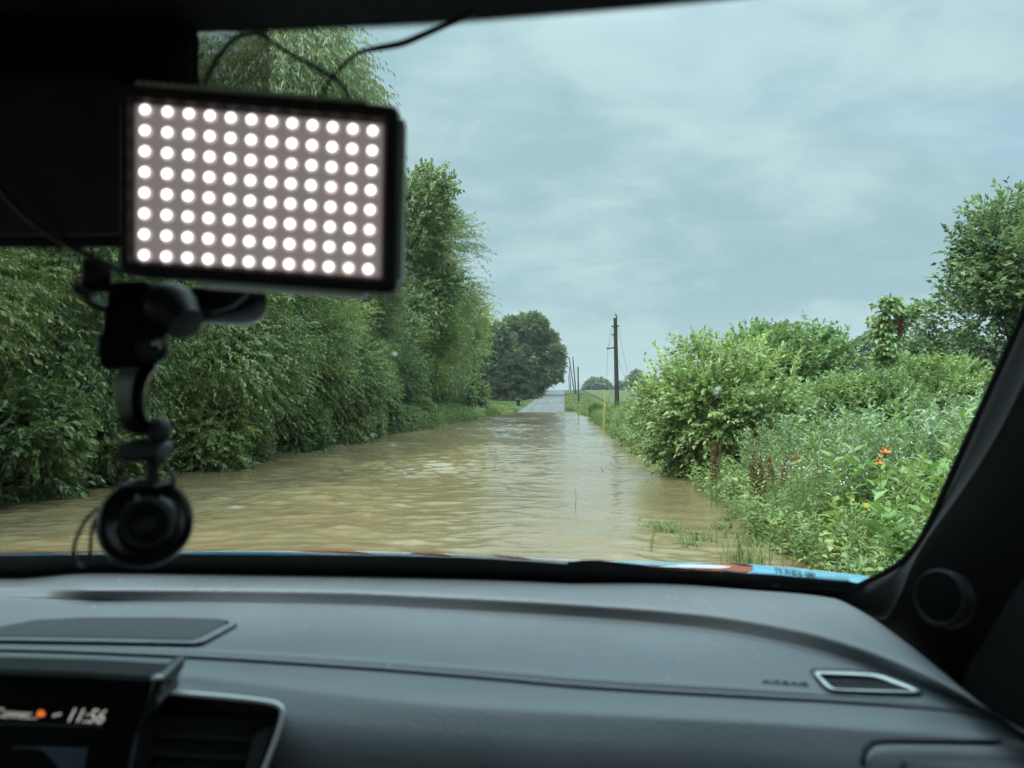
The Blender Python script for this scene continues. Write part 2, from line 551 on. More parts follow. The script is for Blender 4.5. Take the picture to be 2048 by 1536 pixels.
class MB:
    """Collects shapes; build() links them as one mesh object."""

    def __init__(self):
        self.v, self.f, self.m, self.n = [], [], [], 0
        self.mat = 0

    def add(self, verts, faces):
        verts = [tuple(map(float, p)) for p in verts]
        self.v += verts
        self.f += [tuple(i + self.n for i in fc) for fc in faces]
        self.m += [self.mat] * len(faces)
        self.n += len(verts)

    def grid(self, rows, close=False):
        nr, nc = len(rows), len(rows[0])
        fs = []
        for i in range(nr - 1):
            for j in range(nc - 1 + (1 if close else 0)):
                k = (j + 1) % nc
                fs.append((i * nc + j, i * nc + k, (i + 1) * nc + k, (i + 1) * nc + j))
        self.add([p for r in rows for p in r], fs)

    def prism(self, loop, vec):
        """A closed loop of points extruded along vec, both ends capped."""
        loop = [np.asarray(p, float) for p in loop]
        n = len(loop)
        vec = np.asarray(vec, float)
        fs = [tuple(range(n))[::-1], tuple(range(n, 2 * n))]
        fs += [(i, (i + 1) % n, n + (i + 1) % n, n + i) for i in range(n)]
        self.add(loop + [p + vec for p in loop], fs)

    def slab(self, outer, vec, inset=0.002):
        """Like prism, with the far rim drawn in a little so that its edge catches light."""
        loop = [np.asarray(p, float) for p in outer]
        c = sum(loop) / len(loop)
        vec = np.asarray(vec, float)
        L1 = [p + vec * 0.75 for p in loop]
        L2 = [p + (c - p) / np.linalg.norm(c - p) * inset + vec for p in loop]
        n = len(loop)
        fs = [tuple(range(n))[::-1], tuple(range(2 * n, 3 * n))]
        for a in (0, n):
            fs += [(a + i, a + (i + 1) % n, a + n + (i + 1) % n, a + n + i) for i in range(n)]
        self.add(loop + L1 + L2, fs)

    def box(self, c, s, rot=None):
        c = np.asarray(c, float)
        pts = [np.array([x, y, z]) * np.asarray(s, float) * 0.5 for z in (-1, 1) for (x, y) in ((-1, -1), (1, -1), (1, 1), (-1, 1))]
        if rot is not None:
            pts = [np.array(rot @ Vector(p)) for p in pts]
        self.add([c + p for p in pts], [(3, 2, 1, 0), (4, 5, 6, 7), (0, 1, 5, 4), (1, 2, 6, 5), (2, 3, 7, 6), (3, 0, 4, 7)])

    def tube(self, path, rad, n=8, cap=True):
        path = [np.asarray(p, float) for p in path]
        k = len(path)
        rad = [rad] * k if np.isscalar(rad) else list(rad)
        rows = []
        ref = np.array([0.31, 0.17, 0.93])
        u = None
        for i in range(k):
            t = path[min(i + 1, k - 1)] - path[max(i - 1, 0)]
            t = t / (np.linalg.norm(t) + 1e-9)
            if u is None:
                u = np.cross(t, ref)
                if np.linalg.norm(u) < 1e-3:
                    u = np.cross(t, np.array([1.0, 0, 0]))
            u = u - t * np.dot(u, t)
            u = u / np.linalg.norm(u)
            w = np.cross(t, u)
            rows.append([path[i] + rad[i] * (u * math.cos(a) + w * math.sin(a)) for a in np.linspace(0, 2 * math.pi, n, endpoint=False)])
        base = self.n
        self.grid(rows, close=True)
        if cap:
            self.add([], [])
            self.f += [tuple(base + j for j in range(n))[::-1], tuple(base + (k - 1) * n + j for j in range(n))]
            self.m += [self.mat] * 2

    def lathe(self, c, axis, prof, n=32, up=(0, 0, 1)):
        """Profile of (radius, distance along the axis) turned round the axis."""
        c, axis = np.asarray(c, float), np.asarray(axis, float)
        axis = axis / np.linalg.norm(axis)
        u = np.cross(np.asarray(up, float), axis)
        u = u / np.linalg.norm(u)
        w = np.cross(axis, u)
        rows = [[c + axis * h + r * (u * math.cos(a) + w * math.sin(a)) for a in np.linspace(0, 2 * math.pi, n, endpoint=False)] for r, h in prof]
        base = self.n
        self.grid(rows, close=True)
        self.f += [tuple(base + j for j in range(n))[::-1], tuple(base + (len(prof) - 1) * n + j for j in range(n))]
        self.m += [self.mat] * 2

    def ball(self, c, r, n=12, sq=(1, 1, 1)):
        c = np.asarray(c, float)
        rows = []
        for i in range(n // 2 + 1):
            th = math.pi * (0.02 + 0.96 * i / (n // 2))
            rows.append([c + r * np.array([math.sin(th) * math.cos(a) * sq[0], math.sin(th) * math.sin(a) * sq[1], math.cos(th) * sq[2]]) for a in np.linspace(0, 2 * math.pi, n, endpoint=False)])
        self.grid(rows, close=True)

    def build(self, name, mats, parent=None, smooth_angle=35, bevel=0.0, subsurf=0):
        me = bpy.data.meshes.new(name)
        me.from_pydata(self.v, [], self.f)
        mats = mats if isinstance(mats, (list, tuple)) else [mats]
        for mm in mats:
            me.materials.append(mm)
        if len(mats) > 1:
            me.polygons.foreach_set('material_index', self.m)
        me.validate()
        me.update()
        import bmesh
        bm = bmesh.new()
        bm.from_mesh(me)
        bmesh.ops.recalc_face_normals(bm, faces=bm.faces)
        bm.to_mesh(me)
        bm.free()
        if smooth_angle:
            me.shade_smooth()
            if smooth_angle < 170:
                me.set_sharp_from_angle(angle=R(smooth_angle))
        o = bpy.data.objects.new(name, me)
        COL.objects.link(o)
        if parent is not None:
            o.parent = parent
            o.matrix_parent_inverse = Matrix.Translation(-parent_world(parent))
        if bevel:
            b = o.modifiers.new('bevel', 'BEVEL')
            b.width, b.segments, b.limit_method, b.angle_limit = bevel, 2, 'ANGLE', R(40)
        if subsurf:
            s = o.modifiers.new('sub', 'SUBSURF')
            s.levels = s.render_levels = subsurf
        return o


def parent_world(o):
    v = Vector(o.location)
    while o.parent is not None:
        v2 = o.parent
        v = v + v2.location + (o.matrix_parent_inverse.translation if o.matrix_parent_inverse else Vector())
        o = v2
    return v


def np_mesh(name, v, tris, mat, tint=None, smoothed=False):
    me = bpy.data.meshes.new(name)
    v = np.asarray(v, np.float32)
    tris = np.asarray(tris, np.int32)
    me.vertices.add(len(v))
    me.vertices.foreach_set('co', v.ravel())
    k = tris.shape[1]
    me.loops.add(tris.size)
    me.loops.foreach_set('vertex_index', tris.ravel())
    me.polygons.add(len(tris))
    me.polygons.foreach_set('loop_start', np.arange(0, tris.size, k, dtype=np.int32))
    me.polygons.foreach_set('loop_total', np.full(len(tris), k, np.int32))
    if smoothed:
        me.polygons.foreach_set('use_smooth', np.ones(len(tris), bool))
    if tint is not None:
        at = me.attributes.new('tint', 'FLOAT', 'POINT')
        at.data.foreach_set('value', np.asarray(tint, np.float32))
    me.materials.append(mat)
    me.update(calc_edges=True)
    return me


def link(name, me, parent=None, loc=(0, 0, 0), rotz=0.0, scale=1.0):
    o = bpy.data.objects.new(name, me)
    COL.objects.link(o)
    o.location = loc
    o.rotation_euler = (0, 0, rotz)
    o.scale = (scale,) * 3 if np.isscalar(scale) else scale
    if parent is not None:
        o.parent = parent
    return o


def norm(a):
    return a / (np.linalg.norm(a, axis=-1, keepdims=True) + 1e-9)


def leaf_arrays(pos, d, nrm, L, Wd, tint, fold=0.18):
    """Kite leaves folded along the midrib: vertices, triangles and a tint per vertex."""
    n = len(pos)
    d = norm(d)
    side = norm(np.cross(d, nrm))
    up = np.cross(side, d)
    L = np.broadcast_to(np.asarray(L, float), (n,))[:, None]
    Wd = np.broadcast_to(np.asarray(Wd, float), (n,))[:, None]
    v = np.empty((n, 4, 3))
    v[:, 0] = pos
    v[:, 1] = pos + d * L * 0.42 + side * Wd * 0.5 + up * Wd * fold
    v[:, 2] = pos + d * L - up * L * 0.12
    v[:, 3] = pos + d * L * 0.42 - side * Wd * 0.5 + up * Wd * fold
    base = np.arange(n)[:, None] * 4
    t = np.concatenate([base + np.array([0, 1, 2]), base + np.array([0, 2, 3])], 0)
    return v.reshape(-1, 3), t, np.repeat(tint, 4)


def twig_leaves(rng, o, t, L, nleaf, leafL, leafW, sag=0.15, droop=0.35, tint0=None, spread=0.75, jitter=0.35, flat=0.55):
    """Leaves set left and right along many twigs. o, t: twig starts and directions; L: twig lengths."""
    n = len(o)
    s = (np.arange(nleaf) + 0.5) / nleaf
    s = 0.12 + 0.88 * s
    s = s[None, :] + rng.normal(0, 0.04, (n, nleaf))
    Lq = np.broadcast_to(np.asarray(L, float), (n,))[:, None]
    pos = o[:, None, :] + t[:, None, :] * (s * Lq)[..., None]
    pos[..., 2] -= sag * Lq * s ** 2
    tdir = np.repeat(t[:, None, :], nleaf, 1).copy()
    tdir[..., 2] -= 2 * sag * s
    tdir = norm(tdir)
    upv = np.zeros((n, 1, 3))
    upv[..., 2] = 1
    side = norm(np.cross(tdir, upv + rng.normal(0, 0.25, (n, 1, 3))))
    sg = np.where(np.arange(nleaf) % 2 == 0, 1.0, -1.0)[None, :, None]
    d = tdir * (0.55 + 0.3 * s[..., None]) + side * sg * spread * (1.15 - s[..., None]) + rng.normal(0, jitter, (n, nleaf, 3))
    d[..., 2] -= droop
    nr = np.zeros((n, nleaf, 3))
    nr[..., 2] = flat
    nr += rng.normal(0, 0.42, (n, nleaf, 3)) + tdir * 0.25
    if tint0 is None:
        tint0 = rng.normal(0.45, 0.16, n)
    tint = np.clip(tint0[:, None] + rng.normal(0, 0.13, (n, nleaf)), 0, 1)
    sc = rng.uniform(0.65, 1.2, (n, nleaf))
    return leaf_arrays(pos.reshape(-1, 3), d.reshape(-1, 3), nr.reshape(-1, 3), (leafL * sc).ravel(), (leafW * sc).ravel(), tint.ravel())


def merge(parts):
    V, T, K, n = [], [], [], 0
    for v, t, k in parts:
        V.append(v)
        T.append(t + n)
        K.append(k)
        n += len(v)
    return np.concatenate(V), np.concatenate(T), np.concatenate(K)


def unit(rng, n):
    return norm(rng.normal(0, 1, (n, 3)))


def crown(rng, c, rad, nlobe, lobe_r, ntwig, twigL, nleaf, leafL, leafW, sag=0.15, droop=0.35, up=0.15, low=-1.0, inner=0.5,
          spread=0.75, lobes=None, tipvar=0.35, hang=0.0, core=0.0):
    """Foliage in the shape of many overlapping lobes inside an ellipsoid; returns arrays and the lobes."""
    c, rad = np.asarray(c, float), np.asarray(rad, float)
    if lobes is None:
        u = unit(rng, nlobe) * rng.uniform(0.25, 1.0, (nlobe, 1)) ** 0.5
        u = u[u[:, 2] > low]
        lc = c + u * rad * (1 - lobe_r * 0.75)
        lr = rad.min() * lobe_r * rng.uniform(0.7, 1.35, len(lc))
        lobes = (lc, lr)
    lc, lr = lobes
    w = lr ** 2
    k = rng.choice(len(lc), ntwig, p=w / w.sum())
    v = norm(unit(rng, ntwig) + norm((lc[k] - c) / rad) * 0.45)
    o = lc[k] + v * (lr[k] * rng.uniform(inner, 1.0, ntwig))[:, None] * np.array([1, 1, 0.8])
    q = np.ones(ntwig, bool)
    for i in range(len(lc)):
        q &= ~((np.linalg.norm(o - lc[i], axis=1) < lr[i] * (inner - 0.08)) & (k != i))
    o, v, k = o[q], v[q], k[q]
    t = v * 0.9 + norm((o - c) / rad) * 0.5 + rng.normal(0, 0.35, v.shape)
    t[:, 2] += up - hang
    t = norm(t)
    lobe_t = rng.normal(0.45, tipvar * 0.4, len(lc))
    # leaf tone differs at random from lobe to lobe and twig to twig
    tint = np.clip(lobe_t[k] + rng.normal(0, 0.12, len(o)), 0.02, 0.98)
    L = twigL * rng.uniform(0.6, 1.35, len(o))
    arr = [twig_leaves(rng, o, t, L, nleaf, leafL, leafW, sag, droop, tint, spread)]
    return merge(arr), lobes


def trunk_mb(rng, base, top, r0, lobes=None, nl=8, wob=0.15, n=8):
    mb = MB()
    base, top = np.asarray(base, float), np.asarray(top, float)
    pts = [base + (top - base) * s + np.array([rng.normal(0, wob), rng.normal(0, wob), 0]) * (s > 0) * (s < 1) for s in np.linspace(0, 1, 7)]
    mb.tube(pts, [r0 * (1.25 if i == 0 else 1) * (1 - 0.13 * i) for i in range(7)], n)
    if lobes is not None:
        for i in range(min(nl, len(lobes[0]))):
            e = lobes[0][i]
            s = np.clip((e[2] - base[2]) / max(0.1, top[2] - base[2]) * 0.6, 0.12, 0.9)
            st = base + (top - base) * s
            midp = st * 0.5 + e * 0.5 + np.array([0, 0, 0.12 * np.linalg.norm(e - st)])
            a = [st, st * 0.7 + midp * 0.3 + rng.normal(0, 0.03, 3), midp, e * 0.6 + midp * 0.4, e]
            rr = r0 * (1 - 0.6 * s) * 0.5
            mb.tube(a, [rr, rr * 0.8, rr * 0.6, rr * 0.42, rr * 0.2], 6)
    return mb


def tree(name, loc, arr, mat, trunk=None, bark=None, rotz=0.0, scale=1.0, label=None, cat='tree', group=None, crown_name='crown', trunk_name='trunk'):
    """A tree or shrub: an empty at the foot with crown and trunk as its parts."""
    o = empty(name, loc)
    o.rotation_euler = (0, 0, rotz)
    o.scale = (scale,) * 3 if np.isscalar(scale) else scale
    tag(o, label, cat, group)
    link(crown_name, np_mesh(crown_name, arr[0], arr[1], mat, arr[2]), o)
    if trunk is not None:
        t = trunk.build(trunk_name, bark or M['bark'])
        t.parent = o
    return o


def copy_tree(o, loc, rotz=0.0, scale=1.0, label=None, group=None):
    c = o.copy()
    COL.objects.link(c)
    c.location, c.rotation_euler = loc, (0, 0, rotz)
    c.scale = (scale,) * 3 if np.isscalar(scale) else scale
    if label:
        c['label'] = label
    if group:
        c['group'] = group
    for ch in list(o.children):
        d = ch.copy()
        d.parent = c
        COL.objects.link(d)
        for g in list(ch.children):
            e = g.copy()
            e.parent = d
            COL.objects.link(e)
    return c


# ------------------------------------------------------------------ the ground, the road, the water
def road_z(y):
    y = np.asarray(y, float)
    z = np.where(y < 94, -0.36 + 0.36 * smooth(62, 96, y), 0.0)
    up = np.clip(y - 92, 0, None)
    z = z + np.where(y >= 92, 0.0277 * up - 0.000012 * up ** 2 + 0.00002 * up * 0, 0)
    return np.where(y > 300, 5.24 - 0.00035 * (y - 300) ** 1.6, z)


_wob = np.random.default_rng(3).uniform(0, 6.28, 12)


def ground_z(x, y):
    x, y = np.asarray(x, float), np.asarray(y, float)
    wob = 0.35 * np.sin(y * 0.37 + _wob[0]) + 0.25 * np.sin(y * 0.83 + _wob[1]) + 0.14 * np.sin(y * 1.9 + _wob[2])
    left = smooth(6.5 - 0.7 * smooth(26, 40, y), 8.7 - 0.9 * smooth(26, 40, y), -x + wob * 0.45)
    right = smooth(1.0, 3.5, x - 0.12 + wob * 0.30)
    near = 1 - smooth(75, 120, y)
    z = road_z(y) + (left * 0.80 + right * 0.78) * near
    z += (1 - near) * (np.where(x < -6, -0.30 * smooth(6, 9, -x) * (1 - smooth(150, 220, y)), 0) - 0.06 * smooth(0.2, 1.5, np.abs(x + 2.75) - 2.6))
    z += right * 0.9 * smooth(3, 14, x) * near
    z += np.where(x > 40, 0.004 * (x - 40) * smooth(60, 300, y), 0)
    return z + 0.03 * np.sin(x * 1.7 + y * 0.9) * (np.abs(x + 2.75) > 3.2)


def sheet(name, xs, ys, zf, mat, dz=0.0, kind='structure'):
    X, Y = np.meshgrid(xs, ys)
    Z = zf(X, Y) + dz
    v = np.stack([X, Y, Z], -1).reshape(-1, 3)
    nx, ny = len(xs), len(ys)
    i = (np.arange(ny - 1)[:, None] * nx + np.arange(nx - 1)[None, :]).ravel()
    q = np.stack([i, i + 1, i + nx + 1, i + nx], -1)
    o = link(name, np_mesh(name, v, q, mat, smoothed=True))
    o['kind'] = kind
    return o


xs = np.unique(np.concatenate([np.linspace(-900, -60, 15), np.linspace(-60, -14, 24), np.linspace(-14, 14, 113), np.linspace(14, 60, 24), np.linspace(60, 900, 15)]))
ys = np.unique(np.concatenate([np.linspace(-60, 0, 13), np.linspace(0, 60, 121), np.linspace(60, 140, 81), np.linspace(140, 420, 71), np.linspace(420, 1600, 15)]))
sheet('ground', xs, ys, ground_z, M['ground'])
sheet('road', np.linspace(-5.5, 0.0, 12), np.unique(np.concatenate([np.linspace(-30, 60, 10), np.linspace(60, 420, 91)])), lambda x, y: road_z(y) + 0.03 - 0.004 * np.abs(x + 2.75), M['road'], 0.03)
sheet('field', np.unique(np.concatenate([np.linspace(7.0, 30, 12), np.linspace(30, 500, 24)])), np.linspace(62, 420, 90), ground_z, M['field'], 0.12)


def water_z(x, y):
    """Wind and current ripples: many short waves, mostly running along the road, calmer in patches."""
    r = np.random.default_rng(17)
    z = np.zeros_like(x)
    calm = 0.62 + 0.38 * np.sin(x * 0.55 + 0.8 * np.sin(y * 0.23)) * np.sin(y * 0.31 + 0.6 * np.sin(x * 0.9)) 
    calm = calm * (1 - 0.45 * smooth(-2.6, -0.6, x)) * (0.75 + 0.25 * np.sin(y * 0.9 + x * 0.35 + 1.0))
    xw, yw = x + 0.25 * np.sin(y * 0.8 + 1.3), y + 0.3 * np.sin(x * 0.7) + 0.12 * np.sin(x * 2.3 + y * 0.6)
    n = 46
    for i in range(n):
        lam = 0.13 * (1.3 / 0.13) ** (i / (n - 1))
        an = R(90) + r.normal(0.08, 0.58)
        k = 2 * math.pi / lam
        slope = 0.056 * (1.25 if 0.2 < lam < 0.6 else 0.75)
        ph = k * (xw * math.cos(an) + yw * math.sin(an)) + r.uniform(0, 6.28)
        z += slope / k * (np.sin(ph) - 0.22 * np.cos(2 * ph))
    return z * calm


sheet('flood_water', np.concatenate([[-80, -40, -14], np.linspace(-9, 6, 400), [14, 40, 80]]), np.concatenate([[-60, -20, 0], 3.5 * 1.0040 ** np.arange(0, 860), [125.0]]), water_z, M['water'])


# ------------------------------------------------------------------ trees and shrubs of the left bank
def gz(x, y):
    return float(ground_z(x, y))


def at(x, y, dz=-0.05):
    return (x, y, gz(x, y) + dz)


def boxelder_proto(seed, H, r):
    rng = np.random.default_rng(seed)
    c = (0, 0, H * 0.50)
    arr, lobes = crown(rng, c, (r, r, H * 0.52), 36, 0.38, 7400, 0.58, 16, 0.088, 0.045, sag=0.25, droop=0.45, up=0.15, inner=0.55, spread=0.8)
    return arr, lobes, trunk_mb(rng, (0, 0, 0), (0.2, 0.1, H * 0.75), 0.13, lobes, 9)


PROTO = []
for k, (sd, H, r) in enumerate(((21, 7.4, 2.7), (22, 8.2, 2.9), (23, 5.6, 2.4))):
    PROTO.append(boxelder_proto(sd, H, r))

row = [  # x, y, proto, scale, label
    (-8.8, 8.2, 0, 0.95, 'box elder leaning over the water nearest the car, leaves hanging to the waterline'),
    (-8.5, 12.2, 1, 1.0, 'second box elder along the flooded left bank, seen left of the mount arm'),
    (-8.3, 16.4, 2, 1.12, 'bushy box elder directly behind the curved mount arm, low bright sprays'),
    (-8.6, 20.3, 0, 1.05, 'box elder just right of the mount arm, low boughs dipping into brown water'),
    (-8.2, 24.6, 2, 0.98, 'rounded low box elder in front of the drooping willow'),
    (-9.9, 38.6, 2, 1.2, 'dark box elder at the foot of the tall cottonwood'),
    (-10.0, 55.0, 2, 1.0, 'small box elder between the honey locust and the light green tree'),
    (-10.2, 61.0, 0, 0.66, 'last box elder of the bank beside the grass verge'),
]
firsts = {}
for x, y, k, s, lab in row:
    loc = at(x, y, -0.45)
    rz = RNG.uniform(0, 6.28)
    if k not in firsts:
        a, lb, tr = PROTO[k]
        firsts[k] = tree('box_elder', loc, a, M['boxelder'], tr, rotz=rz, scale=s, label=lab, group='box elders along the left bank')
    else:
        copy_tree(firsts[k], loc, rz, s, lab)
for x, y, k, s in ((-14.5, 11, 1, 1.3), (-15.0, 18, 0, 1.45), (-14.5, 26, 1, 1.3), (-14.5, 36, 1, 1.35), (-15, 47, 0, 1.3)):
    copy_tree(firsts[k], at(x, y, -0.4), RNG.uniform(0, 6.28), s, 'tall box elder in the shaded second row behind the bank trees', 'box elders of the second row')

rng = np.random.default_rng(31)
arr, lb = crown(rng, (0, 0, 10.2), (4.7, 4.7, 7.6), 30, 0.36, 13000, 1.5, 18, 0.25, 0.048, sag=0.55, droop=0.9, up=0.05, inner=0.45, spread=0.35, hang=0.25)
tree('willow', at(-12.0, 28.5), arr, M['willow'], trunk_mb(rng, (0, 0, 0), (0.4, 0, 12), 0.32, lb, 12),
     label='tall willow with narrow drooping leaves rising above the lit panel')
rng = np.random.default_rng(32)
arr, lb = crown(rng, (0, 0, 8.6), (4.1, 4.1, 7.4), 34, 0.31, 4400, 0.9, 15, 0.19, 0.15, sag=0.15, droop=0.3, up=0.45, inner=0.5)
tree('cottonwood', at(-9.8, 43.0), arr, M['cotton'], trunk_mb(rng, (0, 0, 0), (0.2, 0, 13), 0.3, lb, 14), scale=(0.95, 0.95, 1.07),
     label='tall cottonwood with an upright crown showing past the panel edge')
rng = np.random.default_rng(33)
arr, lb = crown(rng, (0, 0, 7.6), (3.7, 3.7, 5.6), 26, 0.34, 2900, 1.7, 20, 0.26, 0.05, sag=0.35, droop=0.15, up=0.30, inner=0.4, spread=1.0)
hl = tree('honey_locust', at(-9.8, 51.5), arr, M['locust'], trunk_mb(rng, (0, 0, 0), (0.4, 0, 10), 0.26, lb, 14), scale=1.1,
     label='feathery honey locust with arching boughs against the sky')
rng = np.random.default_rng(34)
arr, lb = crown(rng, (0, 0, 6.2), (3.9, 3.9, 5.4), 26, 0.30, 1900, 1.3, 14, 0.24, 0.12, sag=0.05, droop=0.1, up=0.35, inner=0.35, spread=0.9)
lg = tree('light_green_tree', at(-9.9, 68.0), arr, M['lightleaf'], trunk_mb(rng, (0, 0, 0), (0.3, 0, 9), 0.22, lb, 14),
     label='loose light green tree with thin sprays ending the left bank row')
copy_tree(hl, at(-9.6, 33.5), 2.0, 0.66, 'smaller feathery honey locust between the willow and the tall cottonwood')
copy_tree(lg, at(-9.4, 46.5), 1.4, 0.72, 'small light green tree below the feathery honey locust')
copy_tree(lg, at(-8.9, 22.6), 4.4, 0.62, 'young light green tree pushing through the box elders below the willow')
rng = np.random.default_rng(35)
arr, lb = crown(rng, (0, 0, 1.4), (1.7, 1.7, 1.6), 16, 0.42, 1500, 0.5, 14, 0.17, 0.09, sag=0.15, up=0.3)
sh = tree('roadside_shrub', at(-8.1, 66.0), arr, M['boxelder'], trunk_mb(rng, (0, 0, 0), (0, 0, 1.6), 0.05, lb, 8), trunk_name='stem',
          label='rounded dark shrub where the left bank meets the lawn', cat='shrub', group='shrubs at the end of the left bank')
copy_tree(sh, at(-9.4, 72.0), 1.2, 1.2, 'larger shrub behind the rounded one, under the light green tree')
copy_tree(sh, at(-8.0, 57.5), 2.6, 0.8, 'low shrub in front of the last box elder beside the grass verge')
copy_tree(sh, at(-7.9, 31.0), 0.6, 0.75, 'low shrub at the waterline below the willow')
for i in range(13):
    y = 7.4 + i * 2.6 + RNG.uniform(-0.6, 0.6)
    copy_tree(sh, (-7.35 - RNG.uniform(0, 0.35), y, -0.25), RNG.uniform(0, 6.28), RNG.uniform(0.45, 0.68), 'low leafy shrub at the foot of the box elders along the left waterline', 'waterline shrubs')

# ------------------------------------------------------------------ the lawn end: walnut, pine, far trees, bin
rng = np.random.default_rng(41)
wl = np.array([(1066, 655, 24), (1035, 672, 26), (1010, 668, 20), (1085, 692, 25), (1107, 704, 15), (1050, 712, 34), (1086, 735, 26), (1015, 720, 32), (990, 700, 26),
               (1102, 744, 17), (970, 722, 26), (1060, 762, 24), (1030, 765, 26), (1000, 760, 26), (1094, 676, 12), (1048, 641, 12), (1112, 722, 10), (1024, 652, 12)], float)
lc = np.stack([(wl[:, 0] - 1038) * 0.121, rng.normal(0, 2.6, len(wl)), (800 - wl[:, 1]) * 0.121 - 1.0], -1)
arr, lb = crown(rng, (0, 0, 10.0), (9.6, 9.0, 9.8), 0, 0.25, 4600, 1.5, 13, 0.80, 0.36, sag=0.1, droop=0.3, up=0.15, inner=0.6, lobes=(lc, wl[:, 2] * 0.121))
arr2, lb2 = crown(rng, (0, 0, 9.0), (6.0, 6.0, 6.0), 20, 0.4, 900, 1.6, 10, 1.0, 0.5, up=0.1)
tree('walnut_tree', at(-11.0, 186.0), merge([arr, arr2]), M['walnut'], trunk_mb(rng, (0, 0, 0), (0.6, 0, 14), 0.55, lb, 20),
     label='big dark round-crowned tree overhanging the road before the hill crest')
rng = np.random.default_rng(42)
arr, lb = crown(rng, (0, 0, 4.6), (4.6, 4.6, 4.2), 24, 0.36, 1100, 1.2, 12, 0.8, 0.4, up=0.2, inner=0.5)
ct = tree('crest_tree', at(-8.2, 262.0), arr, M['walnut'], trunk_mb(rng, (0, 0, 0), (0, 0, 6), 0.25, lb, 8),
          label='round dark tree beside the road at the hill crest', group='trees on the left of the crest')
copy_tree(ct, at(-13.5, 235.0), 1.0, 1.35, 'dark tree between the crest tree and the big round-crowned tree')
copy_tree(ct, at(-19.0, 165.0), 2.0, 1.9, 'dark tree behind the spreading pine')
copy_tree(ct, at(-22.0, 128.0), 3.0, 1.7, 'dark tree at the back of the lawn behind the light green tree')
copy_tree(ct, at(-17.0, 205.0), 3.3, 1.6, 'dark tree in the shade behind the big round-crowned tree')


def pine():
    rng = np.random.default_rng(43)
    o_, t_, L_ = [], [], []
    for h in np.linspace(1.2, 9.6, 17):
        R_ = 5.6 * (1 - (h - 1.2) / 10.2) ** 0.8
        for k in range(9):
            a = rng.uniform(0, 6.28)
            rr = R_ * rng.uniform(0.65, 1.1)
            for s in np.linspace(0.25, 1.0, 7):
                for q in range(3):
                    o_.append((math.cos(a) * rr * s, math.sin(a) * rr * s, h - 0.5 * s * s + rng.normal(0, 0.10)))
                    aa = a + rng.normal(0, 0.7)
                    t_.append((math.cos(aa), math.sin(aa), -0.12))
                    L_.append(0.9)
    a = twig_leaves(rng, np.array(o_), norm(np.array(t_)), np.array(L_), 10, 0.55, 0.10, sag=0.25, droop=0.25, jitter=0.25)
    o = tree('pine_tree', at(-10.2, 152.0), a, M['pine'], trunk_mb(rng, (0, 0, -0.3), (0, 0, 9.5), 0.36, wob=0.03), M['bark_red'],
             label='dark pine with drooping layered boughs and a reddish trunk on the lawn')
    return o


pine()

# beyond the crest: small groups of trees on the skyline and the wood on the right
rng = np.random.default_rng(44)
arr, lb = crown(rng, (0, 0, 5.2), (6.5, 5.5, 4.6), 26, 0.32, 900, 1.6, 11, 1.3, 0.65, up=0.2, inner=0.5)
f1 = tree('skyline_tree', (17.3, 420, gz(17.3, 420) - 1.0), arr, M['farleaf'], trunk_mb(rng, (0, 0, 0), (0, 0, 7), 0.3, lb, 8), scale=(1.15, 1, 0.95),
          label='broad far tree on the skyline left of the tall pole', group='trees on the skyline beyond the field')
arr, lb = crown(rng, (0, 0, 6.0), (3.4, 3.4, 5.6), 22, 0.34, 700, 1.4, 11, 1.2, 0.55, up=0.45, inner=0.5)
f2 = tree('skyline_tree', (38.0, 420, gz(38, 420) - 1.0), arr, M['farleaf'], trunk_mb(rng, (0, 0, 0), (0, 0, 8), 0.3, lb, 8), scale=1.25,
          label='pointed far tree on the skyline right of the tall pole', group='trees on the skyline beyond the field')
copy_tree(f1, (31.0, 425, gz(31, 425) - 1), 1.0, 0.75, 'round far tree on the skyline just left of the pointed one')
copy_tree(f1, (45.0, 430, gz(45, 430) - 1), 2.0, 0.68, 'low far tree on the skyline right of the pointed one')
copy_tree(f1, (10.5, 430, gz(10.5, 430) - 3.5), 2.6, 0.6, 'very low far tree on the skyline beside the road crest')
copy_tree(f1, (58.0, 430, gz(58, 430) - 1), 0.4, 0.85, 'far tree showing over the big bush nearest the skyline gap')
for i in range(13):
    x, y = 62 + i * 10.5 + RNG.uniform(-3, 3), 225 - i * 5.5 + RNG.uniform(-8, 8)
    copy_tree(f1 if i % 2 else f2, (x, y, gz(x, y) - 0.5), RNG.uniform(0, 6.28), 1.45 + 0.3 * RNG.uniform(-1, 1) + i * 0.015,
              'tree of the dark far wood seen between the bushes and the elm', 'trees of the far wood on the right')


def wheeled_bin():
    o = empty('wheeled_bin', at(-6.7, 112.0, 0.0))
    tag(o, 'dark green wheeled rubbish bin standing on the lawn by the road', 'bin')
    mb = MB()
    rows = []
    for z, hw, hd in ((0.06, 0.22, 0.24), (0.3, 0.24, 0.27), (0.86, 0.29, 0.34), (0.89, 0.31, 0.36)):
        rows.append([(-hw, -hd, z), (hw, -hd, z), (hw, hd, z), (-hw, hd, z)])
    mb.grid(rows, close=True)
    b = mb.build('body', M['bin'])
    b.parent = o
    mb = MB()
    mb.prism([(-0.32, -0.38, 0.89), (0.32, -0.38, 0.89), (0.32, 0.36, 0.94), (-0.32, 0.36, 0.94)], (0, 0, 0.05))
    mb.tube([(-0.27, 0.42, 0.93), (0.27, 0.42, 0.93)], 0.02)
    b = mb.build('lid', M['bin'])
    b.parent = o
    for s in (-1, 1):
        mb = MB()
        mb.lathe((s * 0.25, 0.26, 0.10), (1, 0, 0), [(0.03, -0.03), (0.10, -0.025), (0.10, 0.025), (0.03, 0.03)], 16)
        b = mb.build('wheel', M['black'])
        b.parent = o


wheeled_bin()


